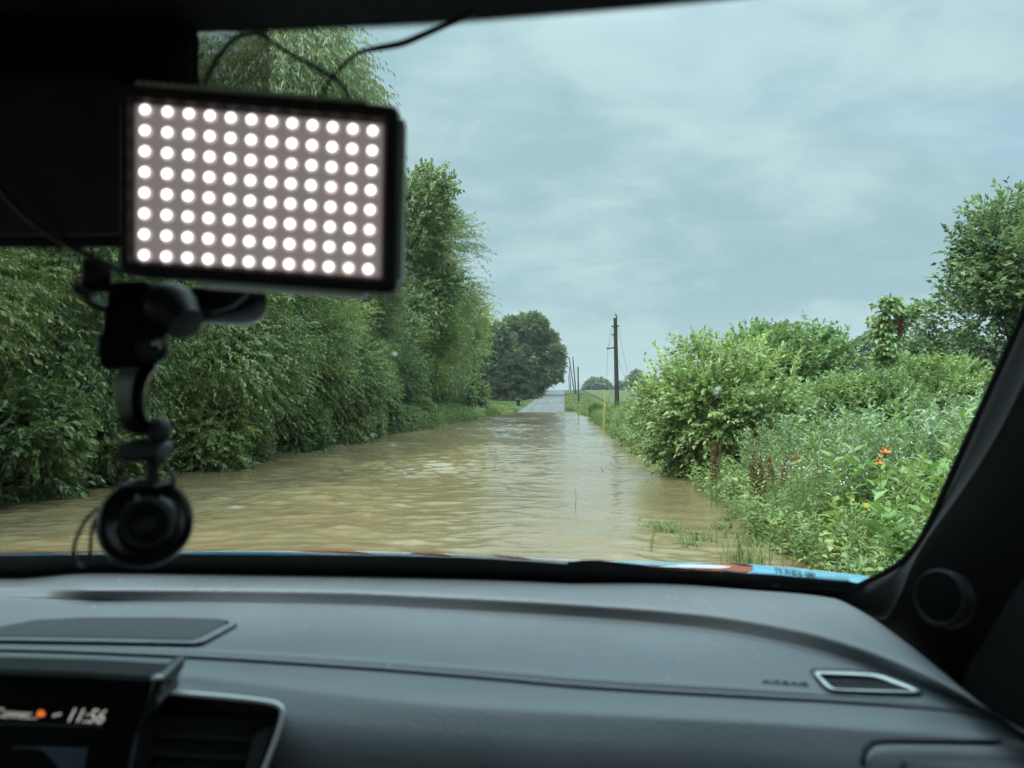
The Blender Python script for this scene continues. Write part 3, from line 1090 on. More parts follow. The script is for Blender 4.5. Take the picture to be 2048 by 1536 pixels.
# ------------------------------------------------------------------ utility poles, marker
def pole(px_b, py_b, px_t, py_t, y, r, label, hardware=None):
    b, t = P(px_b, py_b, y), P(px_t, py_t, y)
    o = empty('utility_pole', tuple(b))
    tag(o, label, 'utility pole', 'poles along the right verge')
    L = t - b
    mb = MB()
    mb.tube([np.array([0, 0, -0.8]), L * 0.0, L * 0.33 + np.array([0.01, 0, 0]), L * 0.66, L], [r * 1.12, r * 1.1, r, r * 0.9, r * 0.8], 12)
    p = mb.build('shaft', M['pole_wood'])
    p.parent = o
    return o, L


def on_pole(o, mb, name, mat):
    q = mb.build(name, mat)
    q.parent = o
    return q


o, L = pole(1234.5, 852, 1230.5, 636, 43.0, 0.125, 'tall dark weathered pole standing nearest, with a side bracket and loose wires')
H = L[2]
mb = MB()
mb.tube([L + (0.0, 0, -0.1), L + (0.07, 0, 0.03), L + (0.09, 0, 0.07), L + (0.02, 0, 0.19), L + (-0.03, 0, 0.23)], [0.02, 0.035, 0.045, 0.03, 0.015], 8)
on_pole(o, mb, 'top_bracket', M['pole_wood'])
mb = MB()
ax = L * 0.728
mb.tube([ax + (0.0, 0, 0), ax + (-0.44, 0.0, -0.07)], 0.035, 8)
mb.ball(ax + np.array((-0.46, 0, -0.06)), 0.05, 8)
on_pole(o, mb, 'side_arm', M['pole_wood'])
mb = MB()
for h, sx, sz in ((0.925, 1, 0.0), (0.915, -1, 0.05), (0.845, -1, 0.0)):
    q = L * h
    mb.tube([q, q + (sx * 0.2, 0, sz), q + (sx * 0.23, 0, sz + 0.03)], [0.03, 0.035, 0.02], 8)
on_pole(o, mb, 'insulator_pin', M['pole_wood'])
arm_end = ax + np.array((-0.45, 0, -0.07))


def hang(a, b, sag, n=14):
    a, b = np.asarray(a, float), np.asarray(b, float)
    return [a + (b - a) * s + np.array([0, 0, -sag * 4 * s * (1 - s)]) for s in np.linspace(0, 1, n)]


for a, b, sg in ((L * 0.915 + (-0.2, 0, 0), arm_end, 0.02), (L * 0.845 + (-0.1, 0, 0), arm_end, 0.02), (arm_end, arm_end + (-0.05, 0.1, -1.9), 0.0),
                 (L * 0.45 + (-0.12, 0, 0), np.array([-0.75, 0.5, 0.15]), 0.0), (L * 0.93 + (0.1, 0, 0), np.array([1.15, 0.4, 1.0]), 0.25),
                 (L * 0.62 + (0.12, 0, 0), np.array([1.35, 0.4, 0.55]), 0.12)):
    mb = MB()
    mb.tube(hang(a, b, sg), 0.007, 5)
    on_pole(o, mb, 'loose_wire', M['wire'])

pole(1157.3, 811, 1156.0, 733.5, 118.0, 0.12, 'bare shorter pole on the verge between the near pole and the leaning pair')
pole(1152.4, 792, 1145.6, 714.5, 190.0, 0.15, 'leaning far pole, the taller of the leaning pair without a transformer')
o, L = pole(1148.8, 786, 1138.4, 716, 214.0, 0.15, 'leaning far pole carrying a transformer and overhead lines')
mb = MB()
mb.lathe(L * 0.84 + (0.35, 0, -0.35), (0, 0, 1), [(0.05, 0), (0.24, 0.02), (0.25, 0.7), (0.2, 0.78), (0.04, 0.8)], 14)
on_pole(o, mb, 'transformer', M['cowl_grey'])
LB = np.array(o.location)
for dz, sag in ((0.0, 0.9), (-1.2, 1.0)):
    mb = MB()
    mb.tube(hang(L + (0, 0, dz), np.array([-16.0, -12, L[2] - 5.2 + dz]), sag, 20), 0.04, 5)
    on_pole(o, mb, 'overhead_line', M['wire'])
pole(1141.6, 778, 1138.4, 733, 262.0, 0.15, 'farther thin pole near the crest with a small crosspiece')
pole(1138.6, 777, 1137.0, 750, 300.0, 0.14, 'farthest faint pole standing at the road crest')

b, t = P(1208, 860, 37.0), P(1209.5, 781, 37.0)
mb = MB()
mb.tube([b + (0, 0, -0.4), b, t - (0, 0, 0.05), t], [0.034, 0.034, 0.034, 0.025], 12)
tag(mb.build('marker_post', M['yellow']), 'thin yellow marker post in the verge left of the tall pole', 'marker post')

# ------------------------------------------------------------------ right bank: bushes, elm, vine
def bush_proto(seed, H, r, ntw, leafL, leafW, mat, up=0.55, nl=13, tw=0.5):
    rng = np.random.default_rng(seed)
    arr, lb = crown(rng, (0, 0, H * 0.47), (r, r, H * 0.5), 30, 0.36, ntw, tw, nl, leafL, leafW, sag=0.10, droop=0.2, up=up, inner=0.45, spread=0.8, low=-0.9)
    # long shoots standing out of the top
    n = 60
    a = rng.uniform(0, 6.28, n)
    rr = r * np.sqrt(rng.uniform(0, 0.8, n))
    o = np.stack([np.cos(a) * rr, np.sin(a) * rr, H * (0.80 - 0.28 * (rr / r) ** 2)], -1)
    t = norm(np.stack([np.cos(a) * 0.35, np.sin(a) * 0.35, np.ones(n)], -1) + rng.normal(0, 0.15, (n, 3)))
    sh = twig_leaves(rng, o, t, rng.uniform(0.35, 0.85, n), 16, leafL, leafW, sag=0.08, droop=0.1, tint0=rng.uniform(0.45, 0.8, n), spread=0.95)
    return merge([arr, sh]), lb, trunk_mb(rng, (0, 0, 0), (0, 0, H * 0.6), 0.05, lb, 14)


a, lb, tr = bush_proto(51, 2.7, 1.75, 3100, 0.115, 0.062, M['bush'])
b1 = tree('honeysuckle_bush', at(2.95, 14.2, -0.15), a, M['bush'], tr, scale=0.92, label='big leafy bush leaning over the flooded right edge, dark gap at its foot', cat='bush',
          group='bushes along the right bank', trunk_name='stem')
a, lb, tr = bush_proto(52, 3.1, 1.9, 3300, 0.130, 0.060, M['bush'], 0.7)
b2 = tree('honeysuckle_bush', at(4.35, 16.0, -0.2), a, M['bush'], tr, scale=0.88, label='tallest bush of the right bank with long shoots against the sky', cat='bush',
          group='bushes along the right bank', trunk_name='stem')
for x, y, p, s, lab in ((6.2, 13.4, b2, 0.56, 'bush in front of the elm tree, right of the tallest bush'),
                        (4.3, 11.4, b2, 0.50, 'lower bush between the big leaning bush and the weeds'),
                        (3.2, 19.5, b2, 0.52, 'bush behind the big leaning bush, toward the tall pole'),
                        (2.9, 24.6, b1, 0.46, 'low bush trailing into the water before the tall pole'),
                        (3.1, 29.5, b2, 0.34, 'small bush at the waterline between the trailing bush and the yellow post'),
                        (4.2, 36.0, b1, 0.36, 'small bright bush right of the yellow post'),
                        (2.9, 47.0, b1, 0.42, 'small bush beyond the tall pole at the water edge'),
                        (2.5, 60.0, b2, 0.42, 'farthest small bush beside the water beyond the tall pole'),
                        (7.0, 10.4, b2, 0.36, 'bush half hidden behind the windscreen pillar')):
    copy_tree(p, at(x, y, -0.15), RNG.uniform(0, 6.28), s, lab)

rng = np.random.default_rng(53)
arr, lb = crown(rng, (0, 0, 2.9), (3.2, 3.2, 2.7), 26, 0.30, 1650, 1.2, 16, 0.19, 0.105, sag=0.12, droop=0.15, up=0.30, inner=0.4, spread=0.95)
ar2, lb2 = crown(rng, (0, 0, 5.2), (1.5, 1.5, 1.7), 12, 0.36, 700, 0.9, 16, 0.18, 0.10, sag=0.08, droop=0.15, up=0.45, inner=0.4, spread=0.95)
arr = merge([arr, ar2])
n = 26
aa = rng.uniform(0, 6.28, n)
oo = np.stack([np.cos(aa) * 0.9, np.sin(aa) * 0.9, rng.uniform(4.6, 6.2, n)], -1) * np.array([0.8, 0.8, 1])
tt = norm(np.stack([np.cos(aa) * 0.5, np.sin(aa) * 0.5, np.ones(n) * 1.1], -1) + rng.normal(0, 0.2, (n, 3)))
sh = twig_leaves(rng, oo, tt, rng.uniform(0.8, 1.5, n), 18, 0.16, 0.09, sag=0.05, droop=0.1, spread=1.0)
tree('elm_tree', at(8.9, 16.0), merge([arr, sh]), M['maple'], trunk_mb(rng, (0, 0, 0), (0.1, 0, 5.6), 0.13, lb, 16), scale=0.66,
     label='dense young elm with spiky leafy shoots rising behind the pillar')
rng = np.random.default_rng(54)
a = rng.uniform(0, 6.28, 260)
h = rng.uniform(0.6, 2.55, 260)
path = lambda q: np.stack([0.10 * np.sin(q * 2.2) + 0.05 * q ** 2 * 0.5, 0 * q, q], -1)
oo = path(h)
tt = norm(np.stack([np.cos(a), np.sin(a), 0.25 + 0 * a], -1))
arr = twig_leaves(rng, oo, tt, rng.uniform(0.10, 0.30, 260) * (1.1 - 0.2 * (h > 2.2)) * (0.75 + 0.5 * np.sin(h * 6) ** 2), 7, 0.095, 0.065, sag=0.3, droop=0.4, spread=0.9)
nb = 60
hb = rng.uniform(0, 1, nb)
ob = np.stack([0.12 + 0.55 * hb, 0.1 * hb, 2.05 + 0.55 * hb - 0.1 * hb ** 2], -1)
ab = rng.uniform(0, 6.28, nb)
arr = merge([arr, twig_leaves(rng, ob, norm(np.stack([np.cos(ab), np.sin(ab), 0 * ab], -1)), np.full(nb, 0.14), 5, 0.10, 0.07, sag=0.3, droop=0.4)])
mb = MB()
mb.tube([(0.12, 0, 2.0), (0.4, 0.05, 2.35), (0.68, 0.1, 2.5)], [0.014, 0.010, 0.006], 6)
mb.tube(path(np.linspace(0, 2.6, 9)), [0.03 - 0.0025 * i for i in range(9)], 7)
vt = tree('vine_covered_sapling', at(4.95, 12.3), arr, M['bush'], mb, label='thin sapling wrapped in vine leaves left of the elm, with a dark red seed head', cat='sapling', trunk_name='stem')
mb = MB()
for i in range(150):
    q = rng.normal(0, 1, 3) * np.array([0.035, 0.035, 0.13])
    mb.ball(np.array([0.20, -0.14, 2.10]) + q * 0.7, 0.011, 6)
s_ = mb.build('seed_head', M['dock'])
s_.parent = vt


# ------------------------------------------------------------------ right bank: weeds and flowers
def herb(rng, nst, h, base_r, nleaf, leafL, leafW, up=0.35, lean=0.25, droop=0.0, top=1.0, tint=0.45, side=0, stem_r=0.004):
    V, T, K, nv = [], [], [], 0
    for s in range(nst):
        a = rng.uniform(0, 6.28)
        r = base_r * math.sqrt(rng.uniform(0, 1))
        b = np.array([math.cos(a) * r, math.sin(a) * r, -0.08])
        hh = h * rng.uniform(0.62, 1.08)
        ln = np.array([math.cos(a), math.sin(a), 0]) * lean * hh * rng.uniform(0.3, 1.2) + rng.normal(0, 0.05, 3) * np.array([1, 1, 0])
        q = (np.arange(nleaf) + rng.uniform(0, 1, nleaf)) / nleaf
        q = 0.06 + 0.94 * q
        pos = b + np.array([0, 0, hh + 0.08]) * q[:, None] + ln * (q ** 1.6)[:, None]
        an = np.arange(nleaf) * 2.4 + rng.uniform(0, 6.28)
        d = np.stack([np.cos(an), np.sin(an), up - droop * (1 - q) + 0.3 * q], -1) + rng.normal(0, 0.18, (nleaf, 3))
        nr = np.tile([0, 0, 1.0], (nleaf, 1)) + rng.normal(0, 0.35, (nleaf, 3))
        sz = (1.1 - 0.62 * q * top) * rng.uniform(0.75, 1.2, nleaf)
        tn = np.clip(tint + 0.18 * (q - 0.5) + rng.normal(0, 0.13, nleaf), 0, 1)
        for rep in range(1 + side):
            dd = d if rep == 0 else d + rng.normal(0, 0.6, (nleaf, 3))
            pp = pos if rep == 0 else pos + norm(d) * (leafL * sz * rng.uniform(0.2, 0.9, nleaf))[:, None]
            v, t, k = leaf_arrays(pp, dd, nr, leafL * sz * (1 if rep == 0 else 0.7), leafW * sz * (1 if rep == 0 else 0.7), tn)
            V.append(v); T.append(t + nv); K.append(k); nv += len(v)
        # the stem: a thin three-sided prism
        qs = np.linspace(0, 1, 6)
        sp = b + np.array([0, 0, hh + 0.08]) * qs[:, None] + ln * (qs ** 1.6)[:, None]
        rr = stem_r * (1 - 0.7 * qs)
        ring = np.stack([sp + np.stack([np.cos(c) * rr, np.sin(c) * rr, 0 * rr], -1) for c in (0, 2.09, 4.19)], 1).reshape(-1, 3)
        tri = []
        for i in range(5):
            for j in range(3):
                k2 = (j + 1) % 3
                tri += [(i * 3 + j, i * 3 + k2, i * 3 + 3 + k2), (i * 3 + j, i * 3 + 3 + k2, i * 3 + 3 + j)]
        V.append(ring); T.append(np.array(tri) + nv); K.append(np.full(len(ring), 0.62)); nv += len(ring)
    return np.concatenate(V), np.concatenate(T), np.concatenate(K)


def blades(rng, base, h, w, az, bend, tint):
    """Grass blades: each a bent strip of three pieces."""
    n = len(base)
    d = np.stack([np.cos(az), np.sin(az), 0 * az], -1)
    s = np.stack([-np.sin(az), np.cos(az), 0 * az], -1)
    V = np.empty((n, 7, 3))
    for i, q in enumerate((0.0, 0.4, 0.75)):
        c = base + d * (bend * h * q ** 2)[:, None] + np.array([0, 0, 1.0]) * (h * q * (1 - 0.22 * bend * q))[:, None]
        ww = (w * (1 - 0.35 * q))[:, None] * 0.5
        V[:, 2 * i] = c - s * ww
        V[:, 2 * i + 1] = c + s * ww
    V[:, 6] = base + d * (bend * h)[:, None] + np.array([0, 0, 1.0]) * (h * (1 - 0.35 * bend))[:, None]
    b = np.arange(n)[:, None] * 7
    T = np.concatenate([b + np.array(x) for x in ((0, 1, 3), (0, 3, 2), (2, 3, 5), (2, 5, 4), (4, 5, 6))], 0)
    return V.reshape(-1, 3), T, np.repeat(tint, 7)


def tuft(rng, n, h, r, w):
    a = rng.uniform(0, 6.28, n)
    rr = r * np.sqrt(rng.uniform(0, 1, n))
    base = np.stack([np.cos(a) * rr, np.sin(a) * rr, np.full(n, -0.05)], -1)
    return blades(rng, base, h * rng.uniform(0.5, 1.1, n), np.full(n, w), a + rng.normal(0, 0.8, n), rng.uniform(0.2, 0.75, n), np.clip(rng.normal(0.5, 0.2, n), 0, 1))


wr = np.random.default_rng(61)
KINDS = {
    'goldenrod': ('goldenrod_plant', M['weed'], [herb(wr, 8, 0.85, 0.20, 26, 0.135, 0.030, 0.55, 0.22, 0.2) for _ in range(3)]),
    'ragweed': ('ragweed_plant', M['ragweed'], [herb(wr, 6, 0.66, 0.18, 15, 0.20, 0.090, 0.35, 0.25, 0.25, 0.6, 0.5) for _ in range(3)]),
    'smartweed': ('leafy_weed', M['weed'], [herb(wr, 9, 0.60, 0.24, 20, 0.115, 0.048, 0.35, 0.4, 0.2, 0.7, 0.42, 1) for _ in range(3)]),
    'silver': ('silver_leaved_shrub', M['silver'], [herb(wr, 16, 1.0, 0.42, 32, 0.095, 0.038, 0.5, 0.30, 0.1, 0.5, 0.45, 1) for _ in range(2)]),
    'grass': ('grass_tuft', M['grassblade'], [tuft(wr, 90, 0.75, 0.16, 0.009) for _ in range(2)]),
    'dry': ('straw_tuft', M['straw'], [tuft(wr, 34, 0.95, 0.14, 0.006) for _ in range(2)]),
    'lush': ('lush_weed', M['ragweed'], [herb(wr, 6, 0.92, 0.20, 13, 0.19, 0.070, 0.45, 0.28, 0.3, 0.5, 0.48) for _ in range(2)]),
    'mugwort': ('feathery_weed', M['weed'], [herb(wr, 9, 0.72, 0.20, 36, 0.09, 0.017, 0.5, 0.3, 0.1, 0.5, 0.42, 1) for _ in range(2)]),
}
LABEL = {
    'goldenrod': 'slender upright weed with narrow leaves in the thicket on the right bank',
    'ragweed': 'weed with broad bright green leaves low on the right bank',
    'smartweed': 'bushy small-leaved weed in the thicket on the right bank',
    'silver': 'shrub with pale silvery leaf undersides behind the weeds on the right bank',
    'grass': 'tuft of long arching grass on the right bank',
    'dry': 'straw coloured seeding grass standing in the thicket on the right bank',
    'lush': 'tall weed with large light green leaves in the thicket on the right bank',
    'mugwort': 'feathery pale green weed on the right bank',
}
MESH = {k: [np_mesh(v[0], a[0], a[1], v[1], a[2]) for a in v[2]] for k, v in KINDS.items()}
GROUP = {k: LABEL[k].split(' on the')[0].split(' in the')[0] + ' group' for k in LABEL}
GROUP = {'goldenrod': 'slender upright weeds', 'ragweed': 'broad-leaved weeds', 'smartweed': 'bushy small-leaved weeds', 'silver': 'silvery shrubs', 'grass': 'grass tufts', 'mugwort': 'feathery weeds', 'dry': 'seeding grasses', 'lush': 'large-leaved tall weeds'}


def weed(kind, x, y, s=1.0, dz=0.0):
    me = MESH[kind][int(wr.integers(len(MESH[kind])))]
    o = link(KINDS[kind][0], me, None, (x, y, gz(x, y) + dz), wr.uniform(0, 6.28), s * wr.uniform(0.85, 1.15))
    return tag(o, LABEL[kind], 'grass tuft' if kind in ('grass', 'dry') else 'shrub' if kind == 'silver' else 'weed', GROUP[kind])


shore = lambda y: 1.98 + 0.10 * math.sin(y * 1.3) - max(0, (6.4 - y)) * 0.10
pts = []
for _ in range(5000):
    y = wr.uniform(5.0, 12.5)
    x = shore(y) + 0.10 + wr.uniform(0, 1) ** 1.1 * (1.2 + (y - 4.5) * 0.62)
    if y > 9.5 and x < 2.0:
        continue
    if all((x - a) ** 2 + (y - b) ** 2 > (0.23 + 0.020 * (y - 5)) ** 2 for a, b in pts):
        pts.append((x, y))
for x, y in pts:
    e = x - shore(y)
    if e < 0.45:
        k = wr.choice(['smartweed', 'mugwort', 'grass', 'ragweed', 'goldenrod'], p=[0.28, 0.24, 0.14, 0.12, 0.22])
        s = 0.72 if y > 6.2 else 0.62
    elif y < 7.4:
        k = wr.choice(['ragweed', 'goldenrod', 'lush', 'smartweed', 'dry'], p=[0.32, 0.22, 0.16, 0.22, 0.08])
        s = 0.80 + 0.12 * min(e, 1.6)
    elif e > 0.9:
        k = wr.choice(['silver', 'goldenrod', 'smartweed', 'lush', 'dry'], p=[0.34, 0.24, 0.20, 0.13, 0.09])
        s = 0.92
    else:
        k = wr.choice(['goldenrod', 'smartweed', 'mugwort', 'silver', 'lush', 'dry'], p=[0.30, 0.26, 0.14, 0.10, 0.10, 0.10])
        s = 0.85
    weed(k, x, y, s)
# small weeds along the farther waterline up to the yellow post
for i in range(26):
    y = 18 + i * 1.2 + wr.uniform(-0.4, 0.4)
    weed('smartweed' if i % 3 else 'grass', 1.9 + wr.uniform(0, 0.8), y, 1.1 + y * 0.012)


def px_on(px, py, y):
    p = P(px, py, y)
    return p


def dock(px, py, y, h, label, lean=0.0, n=3):
    """A dock plant: rust red seed spikes on stems, a few leaves at the foot."""
    top = P(px, py, y)
    g = gz(top[0], y)
    o = empty('dock_plant', (top[0], y, g - 0.05))
    tag(o, label, 'weed', 'dock plants with rust red seed heads')
    r = np.random.default_rng(int(px))
    H_ = top[2] - g + 0.05
    st = MB()
    for k in range(n):
        sp = MB()
        b = np.array([r.normal(0, 0.03), r.normal(0, 0.03), 0])
        e = np.array([lean + r.normal(0, 0.05) + (k - n / 2) * 0.03, r.normal(0, 0.05), H_ * r.uniform(0.85, 1.02)])
        st.tube([b, (b + e) / 2 + (0, 0, 0.02), e], [0.006, 0.005, 0.002], 6)
        for i in range(230):
            s = 1 - h / H_ * r.uniform(0, 1)
            c = b + (e - b) * s + r.normal(0, 0.010 + 0.020 * (1 - s) * H_ / h, 3)
            sp.ball(c, r.uniform(0.004, 0.009), 5)
        a = sp.build('seed_spike', M['dock'])
        a.parent = o
    a = st.build('stem', M['stem'])
    a.parent = o
    arr = herb(r, 2, 0.30, 0.06, 7, 0.22, 0.05, 0.6, 0.3)
    link('leaf_rosette', np_mesh('leaf_rosette', arr[0], arr[1], M['weed'], arr[2]), o)


dock(1428, 882, 10.2, 0.52, 'rust red dock seed spike standing nearest the big leaning bush', 0.05, 3)
dock(1530, 906, 8.6, 0.42, 'dense dark red dock clump between the grey weeds at the water edge', -0.03, 5)
dock(1562, 904, 8.7, 0.34, 'thinner red dock spike just right of the dense red clump', 0.05, 2)


def petal(mb, c, d, nrm, L, w):
    d, nrm = norm(np.asarray(d, float)), np.asarray(nrm, float)
    s = norm(np.cross(d, nrm))
    u = np.cross(s, d)
    rows = []
    for q, ww, z in ((0, 0.25, 0), (0.35, 0.9, 0.10), (0.7, 1.0, 0.08), (1.0, 0.15, -0.12)):
        rows.append([c + d * L * q - s * w * ww / 2 + u * z * L, c + d * L * q + u * (z * L - 0.06 * w), c + d * L * q + s * w * ww / 2 + u * z * L])
    mb.grid(rows)


def lily(px, py, y, label, sc=1.0):
    p = P(px, py, y)
    g = gz(p[0], y)
    o = empty('daylily', (p[0], y, g - 0.05))
    tag(o, label, 'flower', 'orange daylilies')
    h = p[2] - g + 0.05
    mb = MB()
    mb.tube([(0, 0, 0), (0.01, 0, h * 0.5), (0, 0, h - 0.03)], [0.005, 0.004, 0.004], 6)
    a = mb.build('stem', M['stem'])
    a.parent = o
    mb = MB()
    for k in range(6):
        an = k * 1.047 + 0.2
        petal(mb, np.array([0, 0, h - 0.03]), (math.cos(an) * 0.75 - 0.15, math.sin(an) * 0.75 - 0.45, 0.75), (-math.cos(an), -math.sin(an), 0.8), 0.080 * sc, 0.034 * sc)
    a = mb.build('petals', M['orange_petal'], smooth_angle=180)
    a.parent = o
    mb = MB()
    for k in range(2):
        mb.ball(np.array([0.02 * (k * 2 - 1), 0.0, h + 0.03 + 0.02 * k]), 0.011, 8, (0.7, 0.7, 2.2))
    a = mb.build('bud', M['orange_petal'])
    a.parent = o
    arr = tuft(np.random.default_rng(int(px)), 26, 0.5, 0.06, 0.014)
    link('leaves', np_mesh('leaves', arr[0], arr[1], M['grassblade'], arr[2]), o)


lily(1771, 905, 6.9, 'orange daylily, the upper of the two open blooms', 0.88)
lily(1760, 926, 6.7, 'orange daylily, the lower of the two open blooms', 0.7)
lily(1592, 921, 7.6, 'small orange daylily bloom half hidden among white flowers', 0.35)


def yellow_flower(px, py, y, label, sc):
    p = P(px, py, y)
    g = gz(p[0], y)
    o = empty('yellow_flower', (p[0], y, g - 0.05))
    tag(o, label, 'flower', 'yellow flowers')
    h = p[2] - g + 0.05
    mb = MB()
    mb.tube([(0, 0, 0), (0.01, 0, h * 0.5), (0, 0, h)], [0.004, 0.003, 0.003], 6)
    a = mb.build('stem', M['stem'])
    a.parent = o
    mb = MB()
    for k in range(7):
        an = k * 0.9
        petal(mb, np.array([0, 0, h]), (math.cos(an) * 0.45, math.sin(an) * 0.45, -1), (math.cos(an), math.sin(an), 0.3), 0.038 * sc, 0.018 * sc)
    a = mb.build('petals', M['yellow_petal'], smooth_angle=180)
    a.parent = o
    mb = MB()
    mb.ball((0, 0, h + 0.004), 0.010 * sc, 8)
    a = mb.build('flower_centre', M['dock'])
    a.parent = o


yellow_flower(1733, 1004, 5.7, 'drooping yellow flower among the broad-leaved weeds, the larger one', 1.15)
yellow_flower(1706, 996, 5.8, 'smaller pale yellow flower left of the drooping yellow one', 0.6)
yellow_flower(1562, 1050, 6.0, 'tiny yellow flower low over the water edge', 0.4)


def fleabane(px, py, y, n, sp, label):
    p = P(px, py, y)
    g = gz(p[0], y)
    o = empty('fleabane', (p[0], y, g - 0.05))
    tag(o, label, 'flower', 'white fleabane sprays')
    r = np.random.default_rng(int(px * 3))
    h = p[2] - g + 0.05
    fl, st = MB(), MB()
    for i in range(n):
        e = np.array([r.normal(0, sp), r.normal(0, sp), h + r.normal(0, sp * 0.55)])
        st.tube([(0, 0, 0), (e[0] * 0.4, e[1] * 0.4, h * 0.6), e], [0.003, 0.002, 0.0012], 4)
        u = norm(np.array([r.normal(0, 0.4), r.normal(-0.4, 0.4), 1.0]))
        fl.lathe(e, u, [(0.002, -0.002), (0.0072, 0.0), (0.0072, 0.0015), (0.002, 0.003)], 9)
    a = st.build('stem', M['stem'])
    a.parent = o
    a = fl.build('petals', M['white_petal'])
    a.parent = o


fleabane(1600, 936, 7.3, 34, 0.11, 'densest spray of small white flowers above the water edge weeds')
fleabane(1690, 965, 6.7, 12, 0.14, 'loose spray of tiny white flowers below the orange lilies')
fleabane(1650, 920, 7.6, 9, 0.12, 'faint spray of white flowers between the dock and the lilies')


def seed_stalk(pts_px, y, label):
    ps = [P(a, b, y) for a, b in pts_px]
    g = ps[0].copy()
    g[2] = min(gz(g[0], y), g[2]) - 0.1
    o = empty('budding_stalk', tuple(g))
    tag(o, label, 'weed', 'budding stalks standing in front of the weeds')
    path = [np.zeros(3)] + [p - g for p in ps]
    mb = MB()
    mb.tube(path, [0.0045] + [0.0045 - 0.0006 * i for i in range(len(ps))], 6)
    a = mb.build('stem', M['stem'])
    a.parent = o
    r = np.random.default_rng(int(pts_px[0][0]))
    mb = MB()
    for i in range(14):
        mb.ball(path[-1] + r.normal(0, 0.014, 3), r.uniform(0.004, 0.008), 6)
    a = mb.build('buds', M['bud'])
    a.parent = o
    k = 9
    s = r.uniform(0.1, 0.9, k)
    pp = np.array([path[1] + (path[-1] - path[1]) * q for q in s])
    an = r.uniform(0, 6.28, k)
    v, t, ti = leaf_arrays(pp, np.stack([np.cos(an), np.sin(an), 0.8 + 0 * an], -1), np.tile([0, 0, 1.0], (k, 1)), np.full(k, 0.06), np.full(k, 0.012), r.uniform(0.5, 0.9, k))
    link('leaves', np_mesh('leaves', v, t, M['weed'], ti), o)


seed_stalk([(1585, 1120), (1592, 1085), (1610, 1052)], 5.6, 'thin pale stalk leaning right with buds at its tip over the water')
seed_stalk([(1538, 1128), (1540, 1090), (1543, 1046)], 5.7, 'thin upright stalk with buds beside the leaning one, over the water')
seed_stalk([(1722, 1138), (1738, 1118), (1762, 1108)], 4.6, 'pale arching stalk with buds just above the bonnet corner')
seed_stalk([(1696, 1138), (1703, 1085), (1708, 1010)], 5.0, 'tall leafy pale stalk left of the yellow flower')

# ------------------------------------------------------------------ grass that nobody could count
gr = np.random.default_rng(71)


def grass_stuff(name, n, xf, y0, y1, h, w, mat, power=1.0):
    y = y0 + (y1 - y0) * gr.uniform(0, 1, n) ** power
    x = xf(y, gr.uniform(0, 1, n))
    z = ground_z(x, y)
    k = z > -0.12
    x, y, z = x[k], y[k], z[k]
    n = len(x)
    hh = h * gr.uniform(0.4, 1.15, n) * (0.75 + 0.5 * np.sin(x * 1.9 + y * 0.7) ** 2)
    v, t, ti = blades(gr, np.stack([x, y, z - 0.03], -1), hh, w * (0.6 + y * 0.022), gr.uniform(0, 6.28, n), gr.uniform(0.15, 0.8, n), np.clip(gr.normal(0.5, 0.2, n) + 0.18 * np.sin(x * 0.9 + y * 0.31), 0, 1))
    o = link(name, np_mesh(name, v, t, mat, ti))
    tag(o, kind='stuff')
    return o


o = grass_stuff('bank_grass', 60000, lambda y, u: -5.9 - 2.8 * u, 24, 96, 0.40, 0.016, M['grassblade'])
tag(o, 'bright wet grass along the foot of the left bank', 'grass')
o = grass_stuff('verge_grass', 70000, lambda y, u: np.where(y < 95, 1.4 + 5.5 * u ** 1.4, 0.15 + 4.5 * u), 30, 190, 0.55, 0.016, M['grassblade'], 1.3)
tag(o, 'tall rough grass on the right verge by the poles', 'grass')
o = grass_stuff('lawn_grass', 60000, lambda y, u: -5.7 - 16 * u, 92, 240, 0.14, 0.03, M['lawn'], 1.2)
tag(o, 'short mown lawn beside the rising road', 'grass')


def undergrowth(name, n, xf, y0, y1, hz, L_, Wd, mat, label):
    y = gr.uniform(y0, y1, n)
    x = xf(y, gr.uniform(0, 1, n))
    z = ground_z(x, y)
    k = z > -0.16
    x, y, z = x[k], y[k], z[k]
    n = len(x)
    an = gr.uniform(0, 6.28, n)
    pos = np.stack([x, y, np.maximum(z, 0.0) + hz * gr.uniform(0, 1, n) ** 1.4], -1)
    v, t, ti = leaf_arrays(pos, np.stack([np.cos(an), np.sin(an), gr.normal(0.1, 0.3, n)], -1), np.tile([0, 0, 1.0], (n, 1)) + gr.normal(0, 0.4, (n, 3)),
                           L_ * gr.uniform(0.6, 1.3, n), Wd * gr.uniform(0.6, 1.3, n), np.clip(gr.normal(0.42, 0.18, n), 0, 1))
    o = link(name, np_mesh(name, v, t, mat, ti))
    tag(o, label, 'undergrowth', kind='stuff')


undergrowth('left_undergrowth', 60000, lambda y, u: -6.3 - 4.0 * u, 4, 66, 0.75, 0.12, 0.06, M['boxelder'], 'low leafy growth under the trees of the left bank')
undergrowth('right_undergrowth', 60000, lambda y, u: 1.95 + 7.3 * u ** 1.3, 4.2, 34, 0.38, 0.085, 0.042, M['weed'], 'low leafy growth under the weeds of the right bank')

